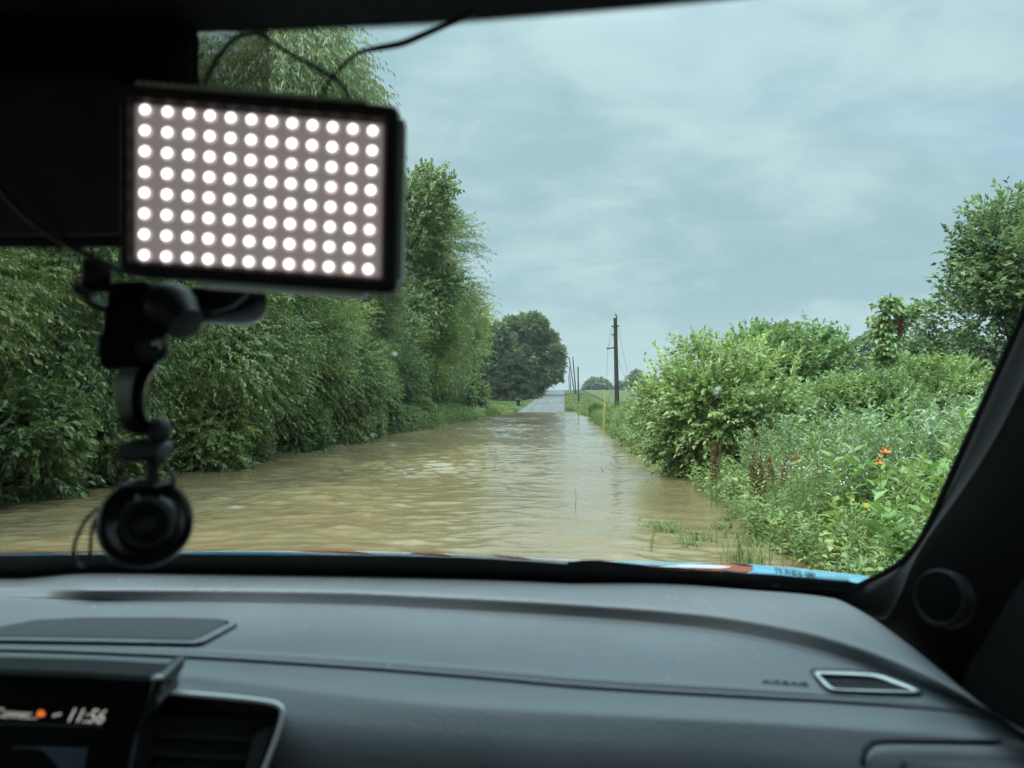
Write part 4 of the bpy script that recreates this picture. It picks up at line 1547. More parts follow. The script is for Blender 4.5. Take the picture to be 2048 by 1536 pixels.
# ------------------------------------------------------------------ bits in the water
for i, (px, py, s) in enumerate(((1318, 1054, 0.9), (1398, 1076, 0.8), (1476, 1074, 1.25), (1345, 1062, 0.4), (1442, 1057, 0.5), (1514, 1090, 0.6), (1485, 1126, 0.8), (1300, 1100, 0.7), (1375, 1090, 0.35), (1512, 1062, 0.5), (1455, 1040, 0.35))):
    p = G(px, py, 1.4)
    r = np.random.default_rng(100 + i)
    n = int(70 * s) + 16
    a = r.uniform(0, 6.28, n)
    base = np.stack([r.normal(0, 0.12 * s, n), r.normal(0, 0.16 * s, n), np.full(n, -0.01)], -1)
    tall = i in (6, 7)
    arr = blades(r, base, (0.20 if tall else 0.10) * r.uniform(0.6, 1.5, n), np.full(n, 0.010), a, r.uniform(0.3, 1.1, n) if tall else r.uniform(0.8, 1.6, n), np.clip(r.normal(0.5, 0.2, n), 0, 1))
    if i == 7:
        arr = blades(r, base[:4] * 0.15, np.full(4, 0.26), np.full(4, 0.016), np.full(4, 0.2), np.full(4, 0.3), np.full(4, 0.7))
    o = link('grass_clump', np_mesh('grass_clump', arr[0], arr[1], M['grassblade'], arr[2]), None, tuple(p))
    lab = ('floating grass clump farthest left of the wet patch', 'floating grass clump in the middle of the shallow patch', 'largest floating grass clump near the weeds',
           'tiny grass wisp beside the leftmost clump', 'small grass wisp above the middle clump', 'grass wisp right of the largest clump', 'upright grass sprig just above the bonnet edge',
           'single tall grass blade standing out of the water', 'tiny grass wisp below the middle clump', 'small grass wisp close to the weeds', 'tiny faint grass wisp farthest out from the bonnet')[i]
    tag(o, lab, 'grass', 'grass clumps standing in the flood')
for (px, py), (qx, qy), lab in (((1200, 935), (1207, 944), 'short dark twig sticking out of the water near the right bank'), ((1151, 970), (1150, 1022), 'thin upright reed stem standing in the water lane'),
                                ((1200, 905), (1205, 910), 'small bit of dark driftwood farther up the water')):
    a = G(qx, qy, 1.4)
    b = P(px, py, a[1])
    mb = MB()
    k_ = 0.4 if 'reed' in lab else 1.0
    mb.tube([a - (0, 0, 0.05), a * 0.5 + b * 0.5 + np.array([0.01, 0, 0]), b], [0.007 * k_, 0.006 * k_, 0.003 * k_], 6)
    tag(mb.build('twig', M['twig']), lab, 'twig', 'twigs in the flood')

# ------------------------------------------------------------------ the car seen from inside
car = empty('car', (-0.46, 0.9, 0.0))
tag(car, 'car interior with a dark grey dashboard, windscreen and a colourful wrapped bonnet edge', 'car')

REAR = ([-900, 0, 150, 400, 520, 800, 1000, 1150, 1264, 1500, 1667, 1716, 1808, 1869, 1983, 2048, 2250],
        [1158, 1143, 1140, 1137, 1137, 1146, 1156, 1167, 1165, 1180, 1197, 1219, 1282, 1331, 1423, 1462, 1600])
CREST = ([-900, 0, 100, 400, 700, 850, 1150, 1413, 1588, 1720, 1851, 1983, 2048, 2250],
         [1190, 1180, 1180, 1179, 1184, 1191, 1208, 1229, 1258, 1297, 1352, 1423, 1465, 1604])
GROOVE = ([-900, 0, 80, 150, 400, 700, 850, 1150, 1413, 1588, 1720, 1851, 1983, 2048, 2250],
          [1196, 1194, 1197, 1201, 1206, 1211, 1218, 1234, 1258, 1290, 1325, 1375, 1428, 1468, 1608])
SEAM = ([-900, 0, 342, 700, 1000, 1150, 1500, 1700, 1983, 2048, 2250], [1296, 1304, 1316, 1338, 1362, 1376, 1397, 1408, 1434, 1474, 1614])
BEND = ([-900, 0, 342, 560, 700, 850, 1150, 1500, 1800, 1983, 2048, 2250], [1340, 1342, 1356, 1380, 1396, 1412, 1432, 1450, 1470, 1486, 1500, 1640])
colx = np.unique(np.concatenate([np.linspace(-900, 0, 16), np.linspace(0, 1600, 90), np.linspace(1600, 2250, 64)]))
ry, cy_, gy, sy_, by = (pchip(a, b, colx) for a, b in (REAR, CREST, GROOVE, SEAM, BEND))


def dash_row(ypx, drop):
    drop = np.broadcast_to(drop, colx.shape)
    return [G(x, y, d) for x, y, d in zip(colx, ypx, drop)]


fade = smooth(20, 190, colx)        # the raised pad runs out towards the left
PADH = 0.0155
TOP = 0.2432 + PADH           # drop of the flat top below the eye
lowpad = (1 - fade) * 0.0125
step = PADH
f_ = lambda a, b, t: a + (b - a) * t
rows = [dash_row(ry, 0.30), dash_row(ry, 0.256), dash_row(ry + 0.4, 0.2465 + lowpad), dash_row(f_(ry, cy_, 0.2), 0.2430 + lowpad), dash_row(f_(ry, cy_, 0.5), 0.2418 + lowpad),
        dash_row(f_(ry, cy_, 0.8), 0.2418 + lowpad), dash_row(f_(ry, cy_, 0.93), 0.2424 + lowpad), dash_row(f_(cy_, gy, 0.08), 0.2442 + lowpad), dash_row(f_(cy_, gy, 0.3), 0.2432 + lowpad * 0.7 + step * 0.32),
        dash_row(f_(cy_, gy, 0.75), 0.2432 + lowpad * 0.2 + step * 0.80), dash_row(f_(cy_, gy, 0.96), TOP + 0.0004), dash_row(gy, TOP + 0.0010), dash_row(f_(gy, sy_, 0.03), TOP + 0.0002),
        dash_row(f_(gy, sy_, 0.10), TOP)]
for t in (0.35, 0.6, 0.78):
    rows.append(dash_row(f_(gy, sy_, t), TOP))
sd = TOP
kk = np.clip((sy_ - gy) / 75, 0.05, 1)
rows += [dash_row(sy_ - 13 * kk, sd), dash_row(sy_ - 11.5 * kk, sd + 0.0007), dash_row(sy_ - 10 * kk, sd), dash_row(sy_ - 4 * kk, sd), dash_row(sy_ - 2.5 * kk, sd + 0.0022), dash_row(sy_ + 0.5, sd + 0.0026), dash_row(sy_ + 3, sd + 0.0012), dash_row(sy_ + 5, sd + 0.0004)]
rows += [dash_row(f_(sy_, by, 0.45), sd + 0.0008), dash_row(f_(sy_, by, 0.8), sd + 0.0024), dash_row(by, sd + 0.0050), dash_row(by + 16, sd + 0.0098), dash_row(by + 45, sd + 0.0170),
         dash_row(by + 110, sd + 0.036), dash_row(by + 200, sd + 0.069), dash_row(by + 420, sd + 0.18)]
mb = MB()
mb.grid(rows)
dash = mb.build('dashboard', M['dash'], car, smooth_angle=180)


def face_pt(px, py, lift=0.0):
    """A point on the dashboard's front below the seam, brought towards the viewer by lift metres."""
    b = float(pchip(*BEND, [px])[0])
    prof_y = [b - 30, b, b + 16, b + 45, b + 110, b + 200, b + 420]
    prof_d = [TOP + 0.001, TOP + 0.0050, TOP + 0.0098, TOP + 0.0170, TOP + 0.036, TOP + 0.069, TOP + 0.18]
    d = float(np.interp(py, prof_y, prof_d))
    p = G(px, py, d)
    return p - ray(px, py) * lift


# speaker cover let into the pad at the left
def poly(pts_px, drop):
    return [G(a, b, drop) for a, b in pts_px]


mb = MB()
cov = [(-420, 1262), (-60, 1262), (0, 1257), (72, 1243), (171, 1238), (342, 1238), (440, 1241), (455, 1244), (448, 1252), (400, 1277), (385, 1282), (200, 1278), (0, 1275), (-420, 1268)]
mb.prism(poly(cov, TOP + 0.001), (0, 0, 0.0022))
mb.build('speaker_cover', M['dash_dark'], car, bevel=0.0008)
mb = MB()
outer = [(-420, 1279), (0, 1283), (200, 1286), (395, 1289), (412, 1286), (478, 1250), (474, 1244), (462, 1241)]
inner = [(-420, 1271), (0, 1276), (200, 1279), (384, 1283), (398, 1279), (449, 1252), (455, 1246), (450, 1242.5)]
rows = [poly(outer, TOP + 0.001), poly([(a * 0.7 + c * 0.3, b * 0.7 + d * 0.3) for (a, b), (c, d) in zip(outer, inner)], TOP - 0.0038), poly([(a * 0.2 + c * 0.8, b * 0.2 + d * 0.8) for (a, b), (c, d) in zip(outer, inner)], TOP - 0.0036), poly(inner, TOP + 0.001)]
mb.grid(rows)
mb.build('speaker_rim', M['dash'], car, smooth_angle=180)
# small sensor housing on the rear edge of the pad
mb = MB()
mb.slab([G(a, b, 0.2425) for a, b in ((432, 1143), (462, 1134), (536, 1135), (548, 1143))], (0, 0, 0.007), 0.004)
mb.build('light_sensor', M['dash_dark'], car, bevel=0.001)

lr_ = np.random.default_rng(77)
mb = MB()
for i in range(26):
    x_, t_ = lr_.uniform(40, 1750), lr_.uniform(0.08, 0.95)
    y_ = float(f_(pchip(*GROOVE, [x_])[0], pchip(*SEAM, [x_])[0], t_)) if i % 3 else float(f_(pchip(*REAR, [x_])[0], pchip(*CREST, [x_])[0], 0.5))
    mb.ball(G(x_, y_, (TOP if i % 3 else 0.2418) - 0.0003), lr_.uniform(0.0004, 0.0009), 6, (1.6, 1, 0.6))
mb.build('lint_specks', M['spot'], dash)
# defroster vent near the right corner
v_empty = empty('side_vent', (0, 0, 0))
v_empty.parent = car
v_empty.matrix_parent_inverse = Matrix.Translation(-Vector(car.location))


def ring_rows(outer, inner, lift_o, lift_m, lift_i):
    mid = [((a[0] + b[0]) / 2, (a[1] + b[1]) / 2) for a, b in zip(outer, inner)]
    return [[G(x, y, d) for x, y in lp] for lp, d in ((outer, lift_o), ([(m[0] * 0.4 + o[0] * 0.6, m[1] * 0.4 + o[1] * 0.6) for m, o in zip(mid, outer)], lift_m), ([(m[0] * 0.4 + i[0] * 0.6, m[1] * 0.4 + i[1] * 0.6) for m, i in zip(mid, inner)], lift_m), (inner, lift_i))]


O_ = [(1626, 1346), (1634, 1342), (1690, 1343), (1745, 1346), (1768, 1350), (1800, 1362), (1836, 1377), (1843, 1383), (1838, 1386), (1760, 1384), (1680, 1381), (1661, 1379), (1648, 1372), (1634, 1356)]
I_ = [(1641, 1351), (1645, 1349), (1690, 1351), (1742, 1354), (1760, 1358), (1788, 1369), (1817, 1379), (1821, 1380), (1815, 1381), (1756, 1379.5), (1684, 1377.5), (1670, 1376.5), (1662, 1372), (1650, 1360)]
mb = MB()
mb.grid([r for r in ring_rows(O_, I_, TOP + 0.0005, TOP - 0.0040, TOP + 0.0005)], close=True)
mb.build('bezel', M['satin'], v_empty, smooth_angle=180)
mb = MB()
mb.prism([G(x, y, TOP) for x, y in I_], (0, 0, 0.0006))
mb.build('recess', M['trim_black'], v_empty)
for y0, x0, x1, dy in ((1361, 1652, 1775, 4), (1367, 1658, 1795, 5), (1373, 1664, 1806, 4.5)):
    mb = MB()
    mb.prism([G(x0, y0, TOP - 0.001), G(x1, y0 + dy, TOP - 0.001), G(x1, y0 + dy + 1.5, TOP - 0.001), G(x0, y0 + 1.5, TOP - 0.001)], (0, 0, 0.0012))
    mb.build('slat', M['slat'], v_empty)
mb = MB()
sh_o = [((x - 1735) * 1.06 + 1735 - 2, (y - 1365) * 1.22 + 1364) for x, y in O_]
mb.grid([[G(x, y, d) for x, y in lp] for lp, d in ((sh_o, TOP - 0.0006), (O_, TOP - 0.0003))], close=True)
mb.build('vent_shadow_ring', M['dash_dark'], v_empty, smooth_angle=180)  # dark ring laid flat round the bezel, its shadow put into colour


def text_on(name, body, origin, ux, uy, size, mat, parent, extrude=0.0004, align='LEFT', italic=0.0):
    """Lettering laid along the direction ux with its top towards uy."""
    cu = bpy.data.curves.new(name, 'FONT')
    cu.body = body
    cu.size = size
    cu.align_x = align
    cu.align_y = 'CENTER'
    cu.extrude = extrude
    cu.shear = italic
    o = bpy.data.objects.new(name, cu)
    COL.objects.link(o)
    cu.materials.append(mat)
    ux = Vector(ux).normalized()
    uy = Vector(uy)
    uy = (uy - ux * uy.dot(ux)).normalized()
    uz = ux.cross(uy)
    mtx = Matrix((ux, uy, uz)).transposed().to_4x4()
    mtx.translation = Vector(origin)
    dg = bpy.context.evaluated_depsgraph_get()
    me = bpy.data.meshes.new_from_object(o.evaluated_get(dg))
    bpy.data.objects.remove(o)
    me.transform(mtx)
    q = bpy.data.objects.new(name, me)
    COL.objects.link(q)
    if not me.materials:
        me.materials.append(mat)
    q.parent = parent
    q.matrix_parent_inverse = Matrix.Translation(-parent_world(parent))
    return q


a, b, c = G(1523, 1363, TOP - 0.0006), G(1600, 1368, TOP - 0.0006), G(1514, 1350, TOP - 0.0006)
t_ = text_on('airbag_lettering', 'AIRBAG', a, b - a, c - a, 0.0118, M['grey_mark'], car)

# centre air vent
vent = empty('air_vent', (0, 0, 0))
vent.parent = car
vent.matrix_parent_inverse = Matrix.Translation(-Vector(car.location))
line = [(322, 1387), (345, 1386), (400, 1390), (470, 1396), (520, 1402), (548, 1407), (560, 1413), (565, 1424), (562, 1442), (552, 1475), (538, 1512), (520, 1560), (500, 1620)]
lx = np.array(line, float)
q = np.linspace(0, len(line) - 1, 40)
line = list(zip(pchip(range(len(line)), lx[:, 0], q), pchip(range(len(line)), lx[:, 1], q)))
VD = 0.618


def VP(px, py, back=0.0):
    """A point on the upright face that holds the screen and the centre vent."""
    return P(px, py, VD + 0.012 * (px - 300) / 300 * 0.3 + back - 0.02 * (py - 1390) / 150)


mb = MB()
mb.tube([VP(x, y, -0.006) for x, y in line], 0.0020, 10)
mb.build('bezel', M['satin'], vent, smooth_angle=180)
mb = MB()
loop = [(300, 1389)] + line + [(480, 1640), (200, 1640)]
rows = [[VP(x, y, 0.0 + k) for x, y in loop] for k in (-0.007, 0.05)]
mb.grid(rows, close=True)
mb.prism([VP(x, y, 0.05) for x, y in loop], (0, 0.004, 0))
mb.build('duct', M['black'], vent)
for y0 in (1473, 1510, 1552):
    mb = MB()
    mb.prism([VP(290, y0 - 3, 0.006), VP(508 - (y0 - 1473) * 0.25, y0 + 5, 0.006), VP(508 - (y0 - 1473) * 0.25, y0 + 8.5, 0.006), VP(290, y0 + 1, 0.006)], (0, 0.030, 0.004))
    mb.build('slat', M['slat'], vent, bevel=0.0006)
mb = MB()
mb.prism([VP(505, 1474, -0.001), VP(520, 1459, -0.001), VP(549, 1449, -0.001), VP(536, 1486, -0.001), VP(520, 1530, -0.001), VP(500, 1580, -0.001), VP(484, 1560, -0.001)], (0, 0.02, 0))
mb.build('thumb_wheel', M['dash_dark'], vent, bevel=0.001)

# the screen at the left
scr = empty('touchscreen', (0, 0, 0))
scr.parent = car
scr.matrix_parent_inverse = Matrix.Translation(-Vector(car.location))


def SP(px, py, back=0.0):
    return P(px, py, 0.615 + back - 0.03 * (py - 1350) / 180 + 0.004 * (300 - px) / 300)


mb = MB()
loop = [(-420, 1338), (0, 1347), (150, 1352), (300, 1361), (304, 1372), (285, 1430), (258, 1536), (240, 1640), (-420, 1640)]
mb.prism([SP(x, y, -0.010) for x, y in loop], (0, 0.03, 0.004))
mb.build('glass', M['screen'], scr, bevel=0.001)
mb = MB()
loop = [(306, 1352), (318, 1349), (330, 1352), (326, 1372), (313, 1395), (316, 1410), (311, 1422), (290, 1436), (278, 1460), (262, 1536), (250, 1600), (236, 1600), (262, 1490), (284, 1425), (302, 1372)]
mb.prism([SP(x, y, -0.016) for x, y in loop], (0, 0.035, 0.004))
mb.build('side_frame', M['gloss_black'], scr, bevel=0.002)
mb = MB()
mb.slab([SP(x, y, -0.0165) for x, y in ((305, 1359), (308, 1352), (318, 1349), (329, 1351), (327, 1358), (314, 1361))], (0, -0.003, 0.001), 0.002)
mb.build('frame_cap', M['satin'], scr, bevel=0.0008)
mb = MB()
rows = [[SP(x, y + k, -0.0125) for x, y in ((-420, 1337), (0, 1345), (150, 1350), (300, 1359))] for k in (-7, 2)]
mb.grid(rows)
mb.build('top_edge', M['dash_dark'], scr)


def SQ(px, py):
    return SP(px, py, -0.0108)


text_on('clock_text', '11:56', SQ(132, 1431), SQ(205, 1435) - SQ(132, 1431), SQ(134, 1400) - SQ(132, 1431), 0.0148, M['text_white'], scr, 0.0001, italic=0.25)
text_on('status_text', '(Connec...', SQ(-18, 1426), SQ(70, 1430) - SQ(-18, 1426), SQ(-17, 1400) - SQ(-18, 1426), 0.0100, M['text_white'], scr, 0.0001, italic=0.1)
mb = MB()
ce = SQ(82, 1429)
mb.lathe(ce, (0, -1, 0.1), [(0.001, 0), (0.0034, 0.0001), (0.0034, 0.0003), (0.001, 0.0004)], 16)
mb.build('orange_icon', M['text_orange'], scr)
mb = MB()
for dx in (0, 9):
    mb.prism([SQ(105 + dx, 1431 - dx * 0.2), SQ(112 + dx, 1427 - dx * 0.2), SQ(114 + dx, 1430 - dx * 0.2), SQ(107 + dx, 1434 - dx * 0.2)], (0, -0.0002, 0))
mb.build('key_icon', M['text_white'], scr)
mb = MB()
mb.prism([SQ(-300, 1489), SQ(0, 1491), (SQ(176, 1497)), SQ(168, 1540), SQ(-300, 1540)], (0, -0.0002, 0))
mb.build('lower_panel', M['text_blue'], scr)
mb = MB()
mb.prism([SQ(0, 1493.5) + (0, -0.0004, 0), SQ(176, 1496) + (0, -0.0004, 0), SQ(176, 1497.5) + (0, -0.0004, 0), SQ(0, 1495) + (0, -0.0004, 0)], (0, -0.0002, 0))
mb.build('panel_line', M['cowl_grey'], scr)
mb = MB()
mb.prism([SQ(x, y) + (0, -0.0005, 0) for x, y in ((-8, 1512), (12, 1514), (21, 1507), (17, 1526), (-8, 1527))], (0, -0.0002, 0))
mb.build('panel_icon', M['text_teal'], scr)
mb = MB()
mb.prism([SQ(-10, 1446) + (0, -0.0002, 0), SQ(205, 1452) + (0, -0.0002, 0), SQ(205, 1453) + (0, -0.0002, 0), SQ(-10, 1447.2) + (0, -0.0002, 0)], (0, -0.0002, 0))
mb.build('divider_line', M['cowl_grey'], scr)

# glovebox lid line at lower right
mb = MB()
gl = [(1724, 1660), (1724, 1520), (1730, 1498), (1746, 1485), (1780, 1482), (1900, 1483), (2040, 1485), (2300, 1492)]
mb.tube([face_pt(x, y, -0.0005) for x, y in gl], 0.0022, 8)
glove = mb.build('glovebox_lid', M['grey_mark'], car, smooth_angle=180)
mb = MB()
gp = [(1733, 1650), (1733, 1524), (1739, 1504), (1752, 1493), (1784, 1490), (1900, 1491), (2040, 1493), (2300, 1500)]
low = [(x if x < 1760 else x, 1700) for x, y in gp]
mb.grid([[face_pt(x, y, 0.002) for x, y in gp], [face_pt(x + (4 if x < 1750 else 0), y + 7, 0.0034) for x, y in gp], [face_pt(x + (10 if x < 1750 else 0), max(y + 22, 1512), 0.0030) for x, y in gp], [face_pt(max(x, 1745), 1560, 0.0030) for x, y in gp], [face_pt(max(x, 1745), 1700, 0.003) for x, y in gp]])
mb.build('lid_panel', M['dash'], glove, smooth_angle=180)
mb = MB()
hp = [(1798, 1600), (1800, 1532), (1808, 1522), (1826, 1517), (1900, 1517), (2050, 1520), (2300, 1528), (2300, 1600)]
mb.slab([face_pt(x, y, 0.0035) for x, y in hp], (0, -0.002, 0.003), 0.004)
mb.build('handle_recess', M['dash_dark'], glove, bevel=0.001)

# windscreen, its black border and the dots of its edge
cyb = -0.47                       # the middle of the car


def hdr(px):
    return float(pchip([-900, 0, 400, 700, 860, 1100, 1400, 1800, 2048, 2500], [84, 72, 61, 48, 40, 22, -4, -50, -84, -165], [px])[0])


def cowl_top(px):
    return float(pchip([-900, 0, 150, 400, 700, 900, 1000, 1150, 1300, 1440, 1600, 1720, 1800], [1128, 1111, 1109, 1108, 1110.5, 1114, 1118.5, 1128.5, 1139, 1151, 1160, 1166, 1172], [px])[0])


pxs = np.linspace(-1500, 1790, 80)
glass = MB()
glass.grid([[W(x, hdr(x) + 4) for x in np.linspace(-1500, 2500, 30)], [W(x, 1215 if x < 1900 else 1000) for x in np.linspace(-1500, 2500, 30)]])
screen = glass.build('windscreen', M['pane'], car, smooth_angle=0)
mb = MB()
mb.grid([[WP(x, cowl_top(x) + k, bk) for x in pxs] for k, bk in ((0, 0.002), (34, 0.004), (70, 0.01))])


def frit_dots(mb, n0, n1, n, yf, nrow, pitch, sz, slant=0.0, back=0.003, grow=True):
    for i in range(n):
        x = n0 + (n1 - n0) * i / n
        for r_ in range(nrow):
            s = sz * (1 - 0.8 * r_ / nrow) if grow else sz
            cx, cyy = x + (r_ % 2) * (n1 - n0) / n * 0.5 + slant * r_, yf(x) - pitch * (r_ + 0.5)
            mb.add([WP(cx + a * s, cyy + b * s, back) for a, b in ((-1, -1), (1, -1), (1, 1), (-1, 1))], [(0, 1, 2, 3)])


frit_dots(mb, 0, 1240, 190, cowl_top, 4, 2.6, 2.2)
frit_dots(mb, 1240, 1700, 70, lambda x: cowl_top(x) + 1, 5, 2.6, 2.2)
mb.build('lower_frit', M['frit'], screen, smooth_angle=0)
mb = MB()
frit_dots(mb, 480, 1560, 170, lambda x: hdr(x) + 3, 5, -2.8, 2.3, slant=-1.6)
mb.grid([[WP(x, hdr(x) + k, 0.003) for x in np.linspace(-1500, 2500, 60)] for k in (-60, 4)])
for i in range(26):                # the dotted field round the sensor
    for j in range(30):
        cx, cyy = 396 + i * 5.6 + (j % 2) * 2.8, 58 + j * 4.6
        mb.add([WP(cx + a * 3.1, cyy + b * 2.5, 0.003) for a, b in ((-1, -0.4), (0.3, -1), (1, 0.4), (-0.3, 1))], [(0, 1, 2, 3)])
mb.build('upper_frit', M['frit'], screen, smooth_angle=0)
mb = MB()                          # the scale of pale ticks printed at the foot of the glass
for i in range(34):
    x = 1496 + i * 5.7
    if 1541 < x < 1558:
        continue
    y = cowl_top(x) + 17 + (x - 1496) * -0.012
    mb.add([WP(x + a * (1.9 if i % 3 else 1.3), y + b * 1.0, 0.006) for a, b in ((-1, -1), (1, -1), (1, 1), (-1, 1))], [(0, 1, 2, 3)])
for x in (1544, 1550, 1556):
    for dx in (0, 3.4):
        mb.add([WP(x + dx + a * 0.7, cowl_top(x) + 14 + b * 4.2, 0.006) for a, b in ((-1, -1), (1, -1), (1, 1), (-1, 1))], [(0, 1, 2, 3)])
mb.build('printed_ticks', M['cowl_grey'], screen, smooth_angle=0)
for px, py, s in ((1437, 779, 5.5), (1433, 787, 3.5), (790, 709, 4.0), (745, 870, 2.4), (1291, 880, 1.8), (1180, 420, 1.6), (1340, 560, 1.3), (1620, 480, 1.5), (980, 300, 1.3)):
    mb = MB()
    c0 = WP(px, py, 0.002)
    mb.ball(c0, s * 0.00055, 10, (1.2, 0.4, 0.8))
    mb.build('dried_spot', M['spot'], screen)

# barcode sticker at the foot of the glass
mb = MB()
rb_ = np.random.default_rng(5)
x = 1551.0
base = lambda x: 1140 + (x - 1551) * 0.152
while x < 1632:
    w = float(rb_.choice([1.1, 1.6, 2.6, 3.4]))
    if not (1563 < x < 1567 or 1586 < x < 1589 or 1604 < x < 1608):
        mb.add([WP(a, base(a) + b, 0.008) for a, b in ((x - 1.2, -5.5), (x + w - 1.2, -5.5), (x + w + 1.2, 5.5), (x + 1.2, 5.5))], [(0, 1, 2, 3)])
    x += w + float(rb_.choice([0.9, 1.2, 1.9]))
for x0, x1, y0 in ((1592, 1597, 1132), (1600, 1608, 1133), (1619, 1625, 1139)):
    mb.add([WP(a, b, 0.008) for a, b in ((x0, y0), (x1, y0 + 0.8), (x1, y0 + 2.2), (x0, y0 + 1.4))], [(0, 1, 2, 3)])
mb.build('barcode', M['frit'], screen, smooth_angle=0)

# roof lining
mb = MB()
hx = np.linspace(-2900, 2700, 70)
e0 = [WP(x, hdr(x), 0.004) for x in hx]
rows = [[p + np.array([0, 0.03, 0.06]) for p in e0], e0, [p + np.array([0, -0.05, 0.012]) for p in e0]]
for yy in (0.30, 0.0, -0.6, -1.3, -2.0):
    rows.append([np.array([p[0] * 1.0, yy, 1.4 + 0.335 - 0.03 * abs((p[0] + 0.47) / 0.8) ** 2]) for p in e0])
mb.grid(rows)
top = [[p + np.array([0, 0, 0.05]) for p in r] for r in rows[1:]]
mb.grid(top)
mb.build('roof_lining', M['headliner'], car, smooth_angle=60)
# cabin floor, rear wall and sills close the space behind the camera
mb = MB()
mb.box((-0.47, -0.6, 0.25), (1.7, 2.9, 0.06))
mb.box((-1.36, -0.5, 0.72), (0.08, 2.9, 1.0))
mb.build('cabin_floor', M['trim_black'], car)
# right pillar, door card, tweeter
c0 = [(2420, -190), (2300, 60), (2150, 390), (2048, 632), (1960, 828), (1905, 952), (1870, 1030), (1840, 1088), (1800, 1130), (1752, 1157), (1700, 1181), (1655, 1192)]
c1 = [(2450, -150), (2330, 100), (2190, 425), (2092, 665), (1998, 862), (1930, 972), (1887, 1032), (1847, 1088), (1823, 1133), (1801, 1188), (1766, 1240), (1700, 1225)]
c2 = [(2700, -20), (2560, 240), (2400, 560), (2290, 800), (2180, 985), (2110, 1110), (2060, 1200), (2020, 1290), (1990, 1370), (1950, 1430), (1880, 1380), (1760, 1290)]


def dense(c, n=60):
    a = np.array(c, float)
    q = np.linspace(0, len(c) - 1, n)
    return list(zip(pchip(range(len(c)), a[:, 0], q), pchip(range(len(c)), a[:, 1], q)))


d0, d1, d2 = dense(c0), dense(c1), dense(c2)
mb = MB()
lerp = lambda A, B, t: [(a[0] + (b[0] - a[0]) * t, a[1] + (b[1] - a[1]) * t) for a, b in zip(A, B)]
rows = [[WP(x, y, -0.03) for x, y in d0], [WP(x, y, 0.002) for x, y in d0], [WP(x, y, 0.010) for x, y in lerp(d0, d1, 0.35)], [WP(x, y, 0.022) for x, y in lerp(d0, d1, 0.8)],
        [WP(x, y, 0.034) for x, y in d1], [WP(x, y, 0.062) for x, y in lerp(d1, d2, 0.1)], [WP(x, y, 0.12) for x, y in lerp(d1, d2, 0.35)], [WP(x, y, 0.18) for x, y in lerp(d1, d2, 0.7)], [WP(x, y, 0.24) for x, y in d2]]
mb.mat = 0
mb.grid(rows)
nf = len(mb.f)
per = len(d0) - 1
mb.m = [0 if i // per < 4 else 1 for i in range(nf)]  # glass-side band coloured lighter as if lit, viewer side blackened as its shade
pil = mb.build('windscreen_pillar', [M['pillar'], M['trim_black']], car, smooth_angle=180)
mb = MB()                          # rubber seal between glass and pillar
mb.grid([[WP(x - k1, y - k2, 0.003 + k3) for (x, y) in d0] for k1, k2, k3 in ((9, 5, 0.0), (3, 2, 0.004), (-4, -2, 0.004))])
mb.build('glass_seal', M['frit'], car, smooth_angle=180)
mb = MB()
rows = []
for yy in np.linspace(0.72, -1.9, 24):
    k = 0.0
    rows.append([np.array([x + k, yy, 1.4 + z]) for x, z in ((0.352, -1.1), (0.350, -0.30), (0.352, -0.262), (0.362, -0.235), (0.395, -0.18), (0.432, -0.125), (0.50, -0.05), (0.56, -0.04), (0.60, -0.6))])
mb.grid(rows)
mb.build('door_card', M['trim_black'], car, smooth_angle=60)
tw = np.array([0.381, 0.78, 1.4 - 0.2005])
tn_ = norm(np.array([-0.95, -0.55, 0.25]))
tp = P(1880, 1196, 0.742)
mb = MB()
rows = []
prof = [(0.0262, -0.012), (0.0262, 0.001), (0.0250, 0.0030), (0.0235, 0.0035), (0.0214, 0.0018), (0.0208, 0.0004)]
mb.lathe(tp, tn_, prof, 48)
mb.build('tweeter_ring', M['ring'], pil, smooth_angle=60)
mb = MB()
mb.lathe(tp + tn_ * 0.0022, tn_, [(0.0208, 0.0), (0.017, 0.0014), (0.010, 0.0026), (0.0005, 0.003)], 40)
mb.build('tweeter_grille', M['trim_black'], pil, smooth_angle=60)

# bonnet with its wrap, wiper, cowl
SIL = ([-900, 0, 150, 350, 500, 700, 850, 1000, 1150, 1300, 1440, 1560, 1650, 1730, 1800], [1122, 1109, 1106, 1102.5, 1101, 1101.5, 1105, 1111, 1119, 1124, 1126, 1133, 1142, 1152, 1164])


def hood_pt(px, s, lift=0.0):
    """s = 0 under the wipers, s = 1 at the top line of the bonnet as seen over the dash, more beyond it."""
    y1 = float(pchip(*SIL, [px])[0])
    near = G(px, y1 + 34, 0.375)
    far = G(px, y1, 0.420)
    if s <= 1:
        p = near + (far - near) * s
        p[2] += 0.006 * math.sin(math.pi * s) + lift
        return p
    d = far - EYE
    e = s - 1
    return far + np.array([0, e, -0.22 * e - 0.25 * e * e + lift])


hx = np.linspace(-880, 1790, 90)
mb = MB()
mb.grid([[hood_pt(x, s) for x in hx] for s in (-0.2, 0.0, 0.15, 0.3, 0.45, 0.6, 0.75, 0.88, 1.0, 1.04, 1.12, 1.3, 1.6)])
hood = mb.build('bonnet', M['hood_white'], car, smooth_angle=180)


